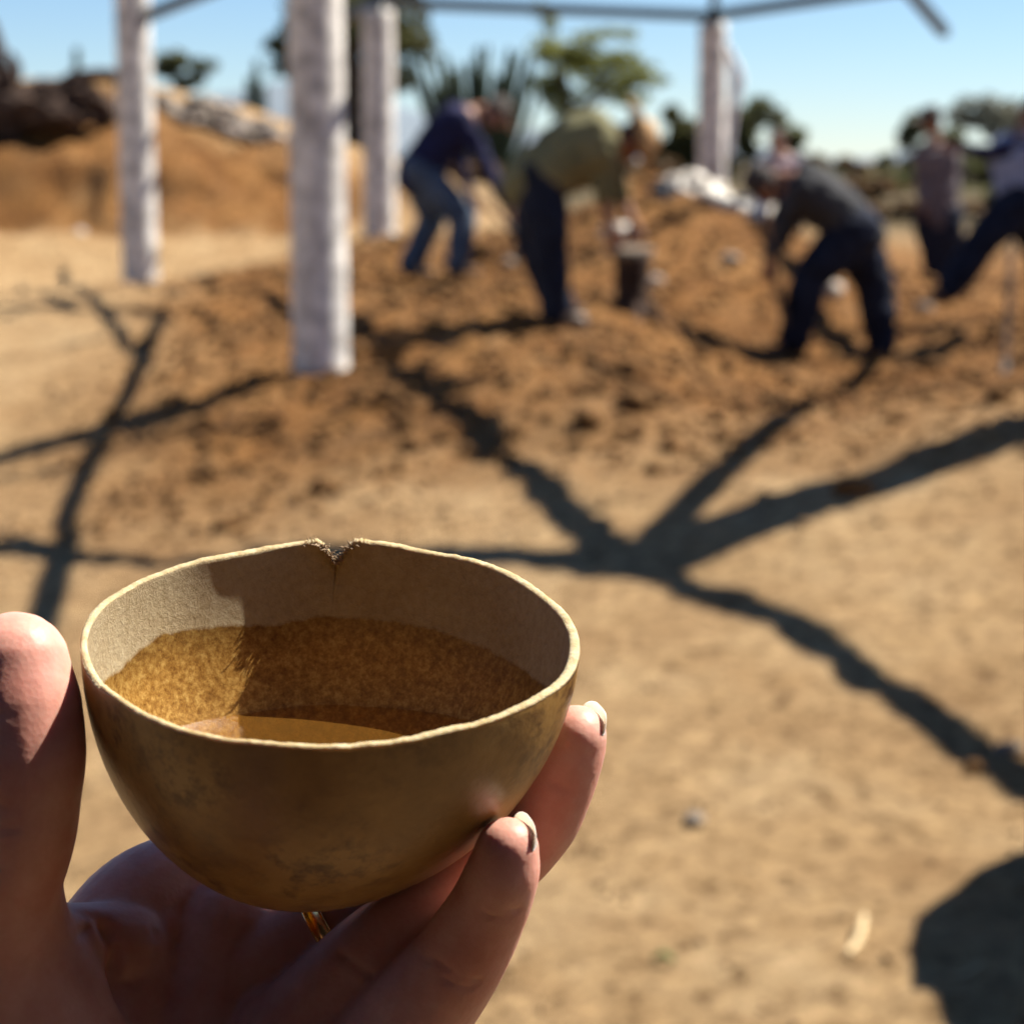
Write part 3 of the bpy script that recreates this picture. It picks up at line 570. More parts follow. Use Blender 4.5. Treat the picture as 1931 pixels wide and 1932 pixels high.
    for q in (-1, 1): V, F = ball(hed + fd * .083 + sx * q * .03 + up * .012, .011, 8, 6); make('eye', V, F, M['hair'], root)
    if hair:
        V, F = fuse([ball(hed - fd * .018 + up * .022, (.083, .092, .105), 16, 12, rot)], .012, 2); make('hair', V, F, M['hair'], root)
    if hat:
        kind, hm = hat; c = hed + up * .055 - fd * .005; V, F = [], []
        prof = [(.001, .115), (.05, .115), (.078, .10), (.092, .05), (.098, .0)] + ([(.15, -.008), (.205, .012), (.2, .0), (.10, -.015)] if kind == 'brim' else [(.100, -.02), (.09, -.03)]); n = 28
        for r, z in prof:
            for k in range(n):
                a = 6.28319 * k / n; curl = .03 * (math.cos(a) ** 2) * max(0, (r - .1) / .1) if kind == 'brim' else 0
                V.append(c + sx * r * math.cos(a) + fd * r * 1.15 * math.sin(a) + up * (z + curl))
        F = [(i * n + k, i * n + (k + 1) % n, (i + 1) * n + (k + 1) % n, (i + 1) * n + k) for i in range(len(prof) - 1) for k in range(n)]; F.append(tuple(range(n)))
        h_ = make('hat', V, F, hm, root)
        if kind == 'cap':
            V, F = tube([tuple(c + fd * .08 - up * .01), tuple(c + fd * .14 - up * .016), tuple(c + fd * .19 - up * .03)], [(.085, .008), (.082, .008), (.055, .006)], 14, 4, side=tuple(sx)); make('peak', V, F, peak or hm, root)
    return root
navy = mat('navy_jacket', (.018, .020, .062), .85, .15, (.010, .011, .035), 9); denim = mat('washed_denim', (.085, .115, .16), .85, .15, (.04, .058, .09), 7)
dkden = mat('dark_denim', (.014, .019, .036), .85, .15, (.007, .009, .018), 8); olive = mat('olive_shirt', (.165, .155, .082), .85, .15, (.11, .105, .055), 8)
char = mat('charcoal_shirt', (.045, .046, .05), .85, .2, (.025, .026, .03), 8); mauve = mat('mauve_shirt', (.135, .115, .125), .85, .2, (.085, .072, .08), 8); lav = mat('lavender_shirt', (.24, .21, .26), .85, .2, (.16, .14, .18), 8)
pale = mat('pale_blue_shirt', (.27, .32, .46), .85, .2, (.2, .24, .36), 8); straw = mat('straw_hat', (.50, .33, .17), .8, .2, (.38, .24, .12), 40); dkhat = mat('dark_hat', (.05, .042, .038), .8, .2); tan = mat('tan_cap', (.48, .36, .26), .85, .1)
person('man in navy jacket and washed jeans bending over a shovel', 16.5, dict(pelvis=(790, 322), chest=(872, 228), neck=(903, 207), head=(930, 216), arms=[[(918, 312, -.2), (962, 405, -.2)], [(868, 305, .12), (888, 368, .1)]], legs=[[(872, 412, -.1), (862, 505, -.12)], [(812, 412, .12), (775, 502, .1)]]), (0, -1, 0), (.75, -.25, -.65), navy, denim, ('cap', dkhat), bulk=1.18, wide=1.1, peak=tan)
person('man in olive shirt and straw hat bent double with straight dark legs', 12.0, dict(pelvis=(1015, 335), chest=(1140, 268), neck=(1166, 262), head=(1186, 266), arms=[[(1138, 365, -.12), (1152, 425, -.1)], [(1168, 362, .14), (1192, 415, .1)]], legs=[[(1036, 470, -.1), (1050, 588, -.1)], [(1012, 465, .12), (1046, 580, .12)]]), (0, -1, 0), (.25, -.15, -.95), olive, dkden, ('brim', straw), short=True, bulk=1.36, wide=1.12)
person('man in charcoal shirt and dark jeans crouched with feet wide apart', 13.7, dict(pelvis=(1612, 432), chest=(1505, 352), neck=(1468, 335), head=(1446, 352), arms=[[(1462, 430, -.15), (1450, 490, -.15)], [(1485, 430, .15), (1462, 470, .12)]], legs=[[(1530, 520, -.1), (1498, 668, -.1)], [(1650, 545, .12), (1662, 655, .12)]]), (0, -1, 0), (-.6, 0, -.8), char, dkden, ('cap', dkhat), bulk=1.2, wide=1.25)
person('man in lavender shirt standing upright behind the crouched man', 22.0, dict(pelvis=(1478, 388), chest=(1472, 308), neck=(1469, 284), head=(1467, 262), arms=[[(1442, 342, 0), (1446, 380, -.1)], [(1503, 342, 0), (1502, 384, -.1)]], legs=[[(1466, 458, 0), (1464, 522, 0)], [(1490, 458, 0), (1492, 522, 0)]]), (-1, .2, 0), (-.5, -.8, -.2), lav, dkden)
person('man in mauve shirt and dark brimmed hat standing with arms at his sides', 19.9, dict(pelvis=(1770, 408), chest=(1766, 290), neck=(1761, 256), head=(1757, 232), arms=[[(1738, 340, -.05), (1742, 388, -.15)], [(1800, 338, 0), (1798, 388, -.1)]], legs=[[(1758, 468, 0), (1764, 526, 0)], [(1788, 470, 0), (1792, 528, 0)]]), (-1, .3, 0), (-.7, -.6, -.2), mauve, dkden, ('brim', dkhat), bulk=1.12, wide=1.2)
person('worker in pale blue shirt with navy sleeves striding at the right', 15.0, dict(pelvis=(1925, 372), chest=(1918, 278), neck=(1932, 240), head=(1946, 214), arms=[[(1862, 288, -.1), (1812, 276, -.1)], [(1968, 345, .1), (1945, 400, .1)]], legs=[[(1852, 455, -.1), (1794, 545, -.1)], [(1965, 470, .1), (1992, 560, .1)]]), (.25, -1, 0), (-.8, -.2, -.4), pale, dkden, None, navy, bulk=1.2, wide=1.25)
def shovel(label, top, tip, y0, y1, hm='wood'):
    a, b = at(*top, y0), at(*tip, y1); d = (b - a).normalized(); s = d.cross(Vector((0, 1, 0))).normalized(); n = s.cross(d)
    root = empty('shovel', b, label, 'shovel')
    V, F = tube([tuple(a), tuple(a.lerp(b, .5)), tuple(b - d * .22)], [.018, .019, .018], 10, 3); make('handle', V, F, M[hm], root)
    V, F = tube([tuple(b - d * .34), tuple(b - d * .2)], [.022, .03], 10, 2); make('socket', V, F, M['iron'], root)
    V, F = [], []
    for i in range(9):
        t = i / 8; w = .11 * (1 if t < .55 else math.sqrt(max(0, 1 - ((t - .55) / .47) ** 2)))
        for q in (1, -1):
            for k in range(7): x = (k / 6 - .5) * 2; V.append(b + d * (-.24 + .28 * t) + n * (x * w) + s * (.03 * x * x + q * .002))
    for i in range(8):
        for k in range(6):
            for o in (0, 7):
                f = (i * 14 + o + k, i * 14 + o + k + 1, i * 14 + o + k + 15, i * 14 + o + k + 14); F.append(f if o else f[::-1])
    make('blade', V, F, M['iron'], root)
shovel('shovel with wooden handle held by the man in navy', (850, 325), (1012, 478), 16.4, 16.2)
shovel('upright shovel with reddish handle held by the crouched man', (1446, 400), (1474, 612), 13.5, 13.6)
shovel('thin dark shovel standing upright at the right beside the post shadow', (1908, 460), (1890, 765), 11.5, 10.4, 'dark_wood')

# ------------------------------------------------------------------ the gourd bowl
TX, TY = R(11), R(2)
BN = Vector((math.sin(TY), -math.sin(TX) * math.cos(TY), math.cos(TX) * math.cos(TY)))      # rim normal
BC = Vector((-.03405, .37898, CAMH - .0879))
BX = (Vector((1, 0, 0)) - BN * BN.x).normalized(); BY = BN.cross(BX)
BD, BOFF = .0548, -.0045
def rimpt(u, v):
    d = ray(u, v); o = Vector((0, 0, CAMH)); p = o + d * ((BC - o).dot(BN) / d.dot(BN)) - BC
    return math.atan2(p.dot(BY), p.dot(BX)), math.hypot(p.dot(BX), p.dot(BY))
RZ = [(252, 440), (262, 365), (300, 300), (400, 235), (500, 190), (600, 162), (700, 140), (850, 115), (960, 97), (1010, 95), (1110, 95), (1160, 97), (1300, 120), (1450, 150), (1600, 195), (1700, 260), (1780, 330), (1812, 420), (1800, 500), (1750, 560), (1650, 615), (1500, 670), (1300, 720), (1100, 742), (900, 745), (700, 722), (550, 690), (400, 620), (300, 540), (258, 470)]
rp = sorted(rimpt(z[0] * .6031, z[1] * .6031 + 959) for z in RZ)
ra = np.array([p[0] for p in rp]); rr = np.array([p[1] for p in rp])
ra3 = np.concatenate([ra - 2 * math.pi, ra, ra + 2 * math.pi]); rr3 = np.concatenate([rr] * 3)
def rim_r(a):
    w = np.linspace(-.16, .16, 9); return np.mean([np.interp(a + q, ra3, rr3) for q in w], axis=0)
AN, _ = rimpt(634, 1032)                                     # where the notch is
def prof(t): return (1 - t ** 1.95) ** .52
def notch(a):
    d = (a - AN + math.pi) % (2 * math.pi) - math.pi; x = d * 46     # mm along the rim
    return x, .0030 * np.exp(-(x / 1.7) ** 2) + .0017 * np.exp(-(np.abs(x) / 3.4) ** 1.5)
def bowl():
    fineA = AN + np.linspace(-.16, .16, 130); coarse = AN + np.linspace(.16, 2 * math.pi - .16, 330)[1:-1]
    A = np.concatenate([fineA, coarse]); n = len(A); r0 = rim_r(A)
    x, nd = notch(A); inn = np.abs(x) < 5
    rough = np.array([mnoise.noise(Vector((q * 2.3, 0, 0))) + .6 * mnoise.noise(Vector((q * 6.1, 0, 3))) for q in x]) * .0012 * np.exp(-(np.abs(x) / 4) ** 2) + np.array([mnoise.noise(Vector((math.cos(a) * 16, math.sin(a) * 16, 1))) * .00016 + mnoise.noise(Vector((math.cos(a) * 60, math.sin(a) * 60, 1))) * .00012 + mnoise.noise(Vector((math.cos(a) * 4, math.sin(a) * 4, 5))) * .0004 for a in A])
    lip = .0007 * np.exp(-((np.abs(x) - 4.2) / 2.0) ** 2)
    ztop = -nd + rough + lip                                  # height of the rim edge
    thick = .0017 + .0003 * np.cos(A - .3) + .0003 * np.array([mnoise.noise(Vector((math.cos(a) * 3, math.sin(a) * 3, 9))) for a in A])
    rows = []; tags = []
    T = np.concatenate([np.linspace(0, .12, 14)[1:], np.linspace(.12, .93, 60)[1:], np.linspace(.93, .997, 12)[1:]])
    def row(t, inset, base, wob=0.):
        s = prof(t); off = BOFF * t ** 1.4; z = base * (1 - min(1, t * 8)) - BD * t if np.isscalar(base) else np.where(True, base * max(0, 1 - t * 5), 0) - BD * t
        rad = (r0 * s - inset)
        return np.stack([rad * np.cos(A) + off, rad * np.sin(A), z], -1)
    for t in T[::-1]: rows.append(row(t, 0, ztop)); tags.append(0)                       # outside, bottom to rim
    e = np.stack([r0 * np.cos(A), r0 * np.sin(A), ztop - .0005], -1); rows.append(e); tags.append(0)
    for f, dz in ((.12, -.00012), (.35, .0), (.65, .0), (.88, -.00015)):                    # rim face
        rad = r0 - thick * f; fr = np.array([mnoise.noise(Vector((math.cos(a) * 55, math.sin(a) * 55, f * 9))) for a in A]) * .00018
        rows.append(np.stack([rad * np.cos(A), rad * np.sin(A), ztop + dz + fr], -1)); tags.append(1)
    crack = np.exp(-((x - .25 * np.sin(0)) / .16) ** 2)
    for t in np.concatenate([[.012], T[T > .015]]):
        q = row(t, thick + .0004 * t * 4 * (1 - t), ztop)
        cw = crack * .0007 * max(0, 1 - t / .30); q[:, 0] += cw * np.cos(A); q[:, 1] += cw * np.sin(A)
        if t < .1:                                            # torn fibres round the notch
            g = np.array([mnoise.noise(Vector((v * 2.2, t * 160, 4))) for v in x]) * .0009 * np.exp(-(np.abs(x) / 3.0) ** 2) * (1 - t * 9 if t < .11 else 0)
            q[:, 0] -= g * np.cos(A); q[:, 1] -= g * np.sin(A)
        q[:, 2] = np.minimum(q[:, 2], ztop - .0003) if t > .012 else ztop - .0004
        rows.append(q); tags.append(2)
    V = np.concatenate(rows); F = []; mi = []
    for i in range(len(rows) - 1):
        for k in range(n): F.append((i * n + k, i * n + (k + 1) % n, (i + 1) * n + (k + 1) % n, (i + 1) * n + k)); mi.append(max(tags[i], 0) if tags[i] == tags[i + 1] else (1 if 1 in (tags[i], tags[i + 1]) else 2))
    F.append(tuple(range(n - 1, -1, -1))); mi.append(0); F.append(tuple((len(rows) - 1) * n + k for k in range(n))); mi.append(2)
    return V, F, mi, A, n
MW = Matrix((BX, BY, BN)).transposed().to_4x4(); MW.translation = BC
def in_local(p): return Vector(((p - BC).dot(BX), (p - BC).dot(BY), (p - BC).dot(BN)))
WETPTS = [(230, 1265), (310, 1197), (420, 1180), (520, 1180), (600, 1163), (700, 1168), (800, 1183), (900, 1218), (960, 1247), (1010, 1282)]
def inner_hit(u, v):
    d = ray(u, v); o = Vector((0, 0, CAMH)); best = None
    for k in range(900):
        dep = .46 - k * .00013; l = in_local(o + d * dep); t = -l.z / BD
        if t <= 0 or t >= 1: continue
        if math.hypot(l.x - BOFF * t ** 1.4, l.y) < rim_r(np.array([math.atan2(l.y, l.x - BOFF * t ** 1.4)]))[0] * prof(t) - .0023: return o + d * dep
    return None
WL = [inner_hit(*w) for w in WETPTS]; wa = []; wz = []
for w in WL:
    if w is not None: l = in_local(w); wa.append(math.atan2(l.y, l.x)); wz.append(w.z)
print('wet line z', [round(z - BC.z, 4) for z in wz])
o_ = np.argsort(wa); wa = np.array(wa)[o_]; wz = np.array(wz)[o_]
lq = inner_hit(640, 1333); LIQ = lq.z; print('liquid z', LIQ - BC.z)
Vb, Fb, mi, _, _ = bowl()
bow = bpy.data.meshes.new('gourd_bowl'); bow.from_pydata([tuple(p) for p in Vb], [], Fb); bow.update()
bow.polygons.foreach_set('material_index', mi); bow.polygons.foreach_set('use_smooth', [True] * len(bow.polygons))
angs = np.arctan2(Vb[:, 1], Vb[:, 0]); wz3 = np.concatenate([wz, [wz[0]]]); wlev = np.interp(angs, np.concatenate([wa, [wa[0] + 2 * math.pi]]), wz3, period=2 * math.pi)
worldz = np.array([(MW @ Vector(p)).z for p in Vb]); wet = (wlev - worldz) * 1000     # mm below the wet line
at1 = bow.attributes.new('wet', 'FLOAT', 'POINT'); at1.data.foreach_set('value', wet)
def bowl_mats():
    out = []
    for kind in ('outside', 'rim', 'inside'):
        m = bpy.data.materials.new('gourd_' + kind); m.use_nodes = True; t = m.node_tree; b = t.nodes['Principled BSDF']; K = t.links.new
        tc = t.nodes.new('ShaderNodeTexCoord')
        def noise(s, d=6, r=.6, map_=None):
            n = N(t, 'ShaderNodeTexNoise', Scale=s, Detail=d, Roughness=r); K(map_ or tc.outputs['Object'], n.inputs['Vector']); return n.outputs['Fac']
        def ramp(src, stops):
            r = t.nodes.new('ShaderNodeValToRGB'); e = r.color_ramp.elements
            e[0].position, e[0].color = stops[0][0], (*stops[0][1], 1); e[1].position, e[1].color = stops[-1][0], (*stops[-1][1], 1)
            for p, c in stops[1:-1]: e.new(p).color = (*c, 1)
            K(src, r.inputs[0]); return r.outputs[0]
        def mix(f, a, c, mode='MIX'):
            x = t.nodes.new('ShaderNodeMix'); x.data_type = 'RGBA'; x.blend_type = mode
            if isinstance(f, float): x.inputs[0].default_value = f
            else: K(f, x.inputs[0])
            K(a, x.inputs[6]); K(c, x.inputs[7]); return x.outputs[2]
        if kind == 'outside':
            base = ramp(noise(38, 6), [(.3, (0.138, 0.065, 0.012)), (.5, (0.228, 0.123, 0.030)), (.7, (0.300, 0.186, 0.060))])
            spots = ramp(noise(210, 8, .72), [(.46, (1, 1, 1)), (.62, (.28, .18, .10))]); big = ramp(noise(30, 3, .5), [(.40, (0, 0, 0)), (.56, (1, 1, 1))])
            col = mix(big, base, mix(1.0, base, spots, 'MULTIPLY')); K(col, b.inputs['Base Color'])
            b.inputs['Roughness'].default_value = .36; b.inputs['Specular IOR Level'].default_value = .45
            bp = N(t, 'ShaderNodeBump', Strength=.35, Distance=.0004); K(noise(420, 4), bp.inputs['Height']); K(bp.outputs[0], b.inputs['Normal'])
        elif kind == 'rim':
            K(ramp(noise(260, 6, .7), [(.3, (0.285, 0.214, 0.104)), (.55, (0.427, 0.351, 0.209)), (.75, (0.513, 0.437, 0.294))]), b.inputs['Base Color']); b.inputs['Roughness'].default_value = .9; b.inputs['Specular IOR Level'].default_value = .15
            bp = N(t, 'ShaderNodeBump', Strength=.8, Distance=.0006); K(noise(700, 5, .7), bp.inputs['Height']); K(bp.outputs[0], b.inputs['Normal'])
        else:
            mp = t.nodes.new('ShaderNodeMapping'); mp.inputs['Scale'].default_value = (1, 1, 1); K(tc.outputs['Object'], mp.inputs[0]); vec = mp.outputs[0]
            fib = noise(560, 7, .8, vec); fine = noise(1500, 4, .7, vec); lg = noise(60, 4)
            dry = mix(.55, ramp(fib, [(.34, (0.192, 0.133, 0.067)), (.5, (0.340, 0.263, 0.148)), (.68, (0.444, 0.370, 0.244))]), ramp(lg, [(.35, (0.311, 0.229, 0.122)), (.65, (0.385, 0.311, 0.189))]))
            wetc = mix(.25, ramp(fib, [(.38, (0.122, 0.048, 0.006)), (.5, (0.259, 0.130, 0.026)), (.64, (0.461, 0.295, 0.086))]), ramp(fine, [(.4, (0.122, 0.050, 0.007)), (.6, (0.331, 0.194, 0.050))]))
            w = t.nodes.new('ShaderNodeAttribute'); w.attribute_name = 'wet'
            ma = N(t, 'ShaderNodeMath'); ma.operation = 'MULTIPLY_ADD'; K(noise(330, 6, .75), ma.inputs[0]); ma.inputs[1].default_value = 2.6; K(w.outputs['Fac'], ma.inputs[2])
            mr = N(t, 'ShaderNodeMapRange'); mr.inputs[1].default_value = .9; mr.inputs[2].default_value = 1.7; K(ma.outputs[0], mr.inputs[0])
            edge = N(t, 'ShaderNodeMapRange'); edge.inputs[1].default_value = 1.2; edge.inputs[2].default_value = 9; edge.inputs[3].default_value = .62; edge.inputs[4].default_value = 1.0; K(ma.outputs[0], edge.inputs[0])
            g = t.nodes.new('ShaderNodeCombineColor'); [K(edge.outputs[0], g.inputs[k]) for k in range(3)]
            wc = mix(1.0, wetc, g.outputs[0], 'MULTIPLY'); K(mix(mr.outputs[0], dry, wc), b.inputs['Base Color'])
            rg = N(t, 'ShaderNodeMapRange'); rg.inputs[3].default_value = .92; rg.inputs[4].default_value = .33; K(mr.outputs[0], rg.inputs[0]); K(rg.outputs[0], b.inputs['Roughness'])
            b.inputs['Specular IOR Level'].default_value = .3
            bp = N(t, 'ShaderNodeBump', Strength=.9, Distance=.0008); K(fib, bp.inputs['Height']); bd_ = N(t, 'ShaderNodeMapRange'); bd_.inputs[3].default_value = .0011; bd_.inputs[4].default_value = .00018; K(mr.outputs[0], bd_.inputs[0]); K(bd_.outputs[0], bp.inputs['Distance']); K(bp.outputs[0], b.inputs['Normal'])
        b.inputs['Subsurface Weight'].default_value = {'rim': .35, 'inside': .06, 'outside': .1}[kind]; b.inputs['Subsurface Radius'].default_value = (1, .55, .16); b.inputs['Subsurface Scale'].default_value = .0028
        out.append(m)
    return out
for m_ in bowl_mats(): bow.materials.append(m_)
bowl_o = bpy.data.objects.new('gourd_bowl', bow); bowl_o.matrix_world = MW
link(bowl_o, 'small tan gourd bowl with a split notched rim and damp amber inside', 'bowl')
def fibres():
    r = random.Random(5); parts = []
    for k in range(240):
        xm = r.gauss(0, 2.6); a = AN + xm / 46; _, nd = notch(np.array([a])); rad = float(rim_r(np.array([a]))[0]) - r.uniform(.0002, .0022); z = -float(nd[0]) + r.uniform(-.0006, .0003)
        p = np.array((rad * math.cos(a), rad * math.sin(a), z)); rad_d = np.array((math.cos(a), math.sin(a), 0)); tan_ = np.array((-math.sin(a), math.cos(a), 0)); ln = r.uniform(.0004, .0015)
        d1 = rad_d * r.uniform(-1, .35) + tan_ * r.uniform(-.8, .8) + np.array((0, 0, r.uniform(-.2, .9))); d2 = d1 * .6 + tan_ * r.uniform(-1, 1) + np.array((0, 0, r.uniform(-.9, .5)))
        parts.append(tube([tuple(p), tuple(p + d1 * ln * .6), tuple(p + d1 * ln * .8 + d2 * ln * .5)], [.00016, .00014, .00008], 5, 3, cap=False))
    V, F = joinm(parts); ob = bpy.data.objects.new('torn_fibres', mesh_from('torn_fibres', V, F, mat('torn_gourd_fibre', (.36, .27, .18), .9, .1, (.2, .13, .08), 900))); link(ob, kind='stuff', parent=bowl_o)
fibres()
# the drink pooled in the bottom
def liquid():
    o = Vector((BC.x, 0, LIQ)); c = in_local(Vector((lq.x - .004, lq.y - .018, LIQ))); cw = MW @ c; V, F = [], []; n = 72
    for rep in range(2):
        for k in range(n):
            a = 6.28319 * k / n; d = Vector((math.cos(a), math.sin(a), 0)); s = 0
            while s < .06:
                l = in_local(cw + d * s); t = min(.999, max(0, -l.z / BD))
                if math.hypot(l.x - BOFF * t ** 1.4, l.y) > rim_r(np.array([math.atan2(l.y, l.x - BOFF * t ** 1.4)]))[0] * prof(t) - .0021: break
                s += .0003
            V.append(cw + d * (s + .0001) + Vector((0, 0, .00035 if rep == 0 else 0)) if rep == 0 else cw + d * max(0, s - .0012))
    V.append(cw)
    for k in range(n): F.append((k, (k + 1) % n, n + (k + 1) % n, n + k)); F.append((n + k, n + (k + 1) % n, 2 * n))
    m = bpy.data.materials.new('amber_drink'); m.use_nodes = True; t = m.node_tree; t.nodes.remove(t.nodes['Principled BSDF'])
    tr = t.nodes.new('ShaderNodeBsdfTransparent'); tr.inputs[0].default_value = (.98, .90, .70, 1); gl = t.nodes.new('ShaderNodeBsdfGlossy'); gl.inputs['Roughness'].default_value = .03
    fr = t.nodes.new('ShaderNodeFresnel'); fr.inputs[0].default_value = 1.36; mx = t.nodes.new('ShaderNodeMixShader')
    df = t.nodes.new('ShaderNodeBsdfDiffuse'); df.inputs[0].default_value = (.42, .20, .035, 1); m2 = t.nodes.new('ShaderNodeMixShader'); m2.inputs[0].default_value = .12
    t.links.new(tr.outputs[0], m2.inputs[1]); t.links.new(df.outputs[0], m2.inputs[2]); t.links.new(fr.outputs[0], mx.inputs[0]); t.links.new(m2.outputs[0], mx.inputs[1]); t.links.new(gl.outputs[0], mx.inputs[2]); t.links.new(mx.outputs[0], t.nodes['Material Output'].inputs[0])
    ob = bpy.data.objects.new('drink', mesh_from('drink', [Vector(p) - cw for p in V], F, m)); ob.location = cw; link(ob, 'shallow pool of clear amber drink in the bottom of the gourd bowl', 'drink')
liquid()

# ------------------------------------------------------------------ the hand
def skin_mat():
    m = bpy.data.materials.new('hand_skin'); m.use_nodes = True; t = m.node_tree; b = t.nodes['Principled BSDF']; K = t.links.new; tc = t.nodes.new('ShaderNodeTexCoord')
    n = N(t, 'ShaderNodeTexNoise', Scale=70, Detail=5, Roughness=.6); K(tc.outputs['Object'], n.inputs['Vector'])
    r = t.nodes.new('ShaderNodeValToRGB'); e = r.color_ramp.elements; e[0].position = .3; e[0].color = (.47, .20, .15, 1); e[1].position = .7; e[1].color = (.61, .34, .265, 1); K(n.outputs['Fac'], r.inputs[0]); K(r.outputs[0], b.inputs['Base Color'])
    b.inputs['Roughness'].default_value = .5; b.inputs['Specular IOR Level'].default_value = .3
    b.inputs['Subsurface Weight'].default_value = .55; b.inputs['Subsurface Radius'].default_value = (1, .30, .18); b.inputs['Subsurface Scale'].default_value = .0032
    w = N(t, 'ShaderNodeTexNoise', Scale=900, Detail=4, Roughness=.6); K(tc.outputs['Object'], w.inputs['Vector']); v = N(t, 'ShaderNodeTexVoronoi', Scale=900); K(tc.outputs['Object'], v.inputs['Vector'])
    ad = N(t, 'ShaderNodeMath'); ad.operation = 'ADD'; K(w.outputs['Fac'], ad.inputs[0]); K(v.outputs['Distance'], ad.inputs[1])
    bp = N(t, 'ShaderNodeBump', Strength=.25, Distance=.00016); K(ad.outputs[0], bp.inputs['Height']); K(bp.outputs[0], b.inputs['Normal'])
    return m
M['hand'] = skin_mat()
def H(u, v, d): return tuple(near(u, v, d))
THUMB = [(30, 1255, .376, .0100), (34, 1320, .376, .0115), (40, 1420, .376, .0119), (36, 1495, .377, .0114), (22, 1575, .379, .0118), (-12, 1665, .383, .0130), (-10, 1780, .390, .0155), (60, 1930, .398, .0185), (150, 2150, .405, .021), (260, 2500, .41, .024)]
INDEX = [(170, 1840, .412, .0128), (262, 1712, .420, .0115), (370, 1650, .432, .0104), (520, 1570, .446, .0092), (700, 1500, .455, .0088), (860, 1450, .452, .0080), (965, 1400, .444, .0070)]
MIDDLE = [(330, 1985, .412, .0135), (430, 1872, .417, .0120), (535, 1806, .417, .0102), (640, 1750, .416, .0092), (790, 1690, .415, .0088), (920, 1640, .412, .0086), (1010, 1560, .409, .0078), (1050, 1480, .406, .0076), (1080, 1405, .403, .0068), (1087, 1388, .402, .0062)]
RINGF = [(450, 2080, .405, .0130), (560, 1950, .404, .0106), (650, 1850, .403, .0092), (730, 1775, .402, .0085), (830, 1705, .400, .0076), (905, 1640, .398, .0066), (935, 1600, .397, .0058)]
PINKY = [(430, 2350, .405, .0170), (560, 2180, .402, .0150), (680, 2045, .398, .0128), (780, 1920, .393, .0106), (862, 1815, .387, .0090), (920, 1715, .380, .0076), (948, 1645, .375, .0069), (957, 1602, .373, .0060)]
WRIST, ELBOW = Vector((-.073, .372, CAMH - .229)), Vector((-.20, .17, CAMH - .42))
def chain(C, n=20, per=7): return tube([H(*c[:3]) for c in C], [c[3] for c in C], n, per)
palm = [tube([tuple(WRIST), H(200, 2150, .410), H(220, 1900, .413), H(262, 1775, .418)], [.022, .021, .0165, .0125], 18, 6),
        tube([tuple(WRIST), H(330, 2250, .412), H(360, 2000, .413), H(400, 1850, .418), H(420, 1760, .420)], [.022, .021, .0165, .0135, .011], 18, 6),
        tube([tuple(WRIST), H(430, 2350, .412), H(490, 2100, .410), H(540, 1960, .407)], [.022, .0195, .0155, .012], 18, 6),
        tube([tuple(WRIST), tuple(WRIST.lerp(ELBOW, .4)), tuple(WRIST.lerp(ELBOW, .8)), tuple(ELBOW)], [(.027, .021), (.028, .024), (.036, .032), (.042, .038)], 20, 6),
        tube([H(20, 1760, .388), H(110, 1775, .398), H(230, 1790, .408)], [.0090, .0075, .0095], 14, 5)]          # web between thumb and index
Vh, Fh = fuse([chain(c) for c in (THUMB, INDEX, MIDDLE, RINGF, PINKY)] + palm, .0008, 9, .5)
def push_out(p, gap=.00005):
    l = in_local(Vector(p)); t = -l.z / BD
    if t < -.12 or t > 1.06: return Vector(p)
    t = min(max(t, 0), .985); a = math.atan2(l.y, l.x - BOFF * t ** 1.4); rad = math.hypot(l.x - BOFF * t ** 1.4, l.y); lim = float(np.interp(a, ra3, rr3)) * prof(t) + gap
    if rad >= lim or rad < lim * .55: return Vector(p)
    q = Vector((BOFF * t ** 1.4 + math.cos(a) * lim, math.sin(a) * lim, l.z)); return MW @ q
def creases(V):
    """joint lines and palm folds pressed into the skin"""
    V = np.array(V)
    def line(pts, w, depth):
        P = np.array([H(*p) for p in pts])
        best = np.full(len(V), 1e9)
        for a, b in zip(P[:-1], P[1:]):
            ab = b - a; t = np.clip(((V - a) @ ab) / (ab @ ab), 0, 1); best = np.minimum(best, np.linalg.norm(V - (a + t[:, None] * ab), axis=1))
        return depth * np.exp(-(best / w) ** 2)
    return line
line = creases(Vh)
me_h = bpy.data.meshes.new('hand'); me_h.from_pydata([tuple(p) for p in Vh], [], Fh); me_h.update()
no = np.empty(len(Vh) * 3); me_h.vertices.foreach_get('normal', no); no = no.reshape(-1, 3)
FOLDS = [([(120, 1515, .366), (165, 1512, .378)], .0009, .0006), ([(-60, 1520, .366), (60, 1530, .364), (130, 1518, .368)], .0008, .0006), ([(-40, 1560, .367), (70, 1566, .366)], .0006, .0003), ([(-40, 1340, .365), (40, 1352, .364), (90, 1338, .366)], .0005, .0002),
    ([(140, 1690, .395), (195, 1725, .397), (218, 1800, .398), (212, 1900, .396), (180, 2010, .392)], .0016, .0022), ([(165, 1750, .395), (120, 1790, .388), (100, 1830, .385)], .0010, .0007), ([(170, 1800, .395), (140, 1840, .388)], .0009, .0006),
    ([(440, 1720, .405), (425, 1800, .400), (395, 1900, .397), (350, 2010, .394)], .0014, .0016), ([(300, 1700, .405), (290, 1780, .404), (300, 1900, .398)], .0008, .0005), ([(230, 1850, .400), (330, 1880, .398), (430, 1930, .394)], .0009, .0006),
    ([(985, 1722, .372), (930, 1706, .371), (880, 1690, .374)], .0007, .0005), ([(980, 1738, .372), (900, 1722, .371)], .0005, .0003), ([(900, 1850, .379), (820, 1815, .378), (770, 1800, .382)], .0009, .0006), ([(890, 1868, .379), (805, 1835, .378)], .0006, .0004),
    ([(1090, 1500, .398), (1040, 1478, .398)], .0006, .0004), ([(700, 1840, .394), (640, 1800, .395)], .0009, .0007)]
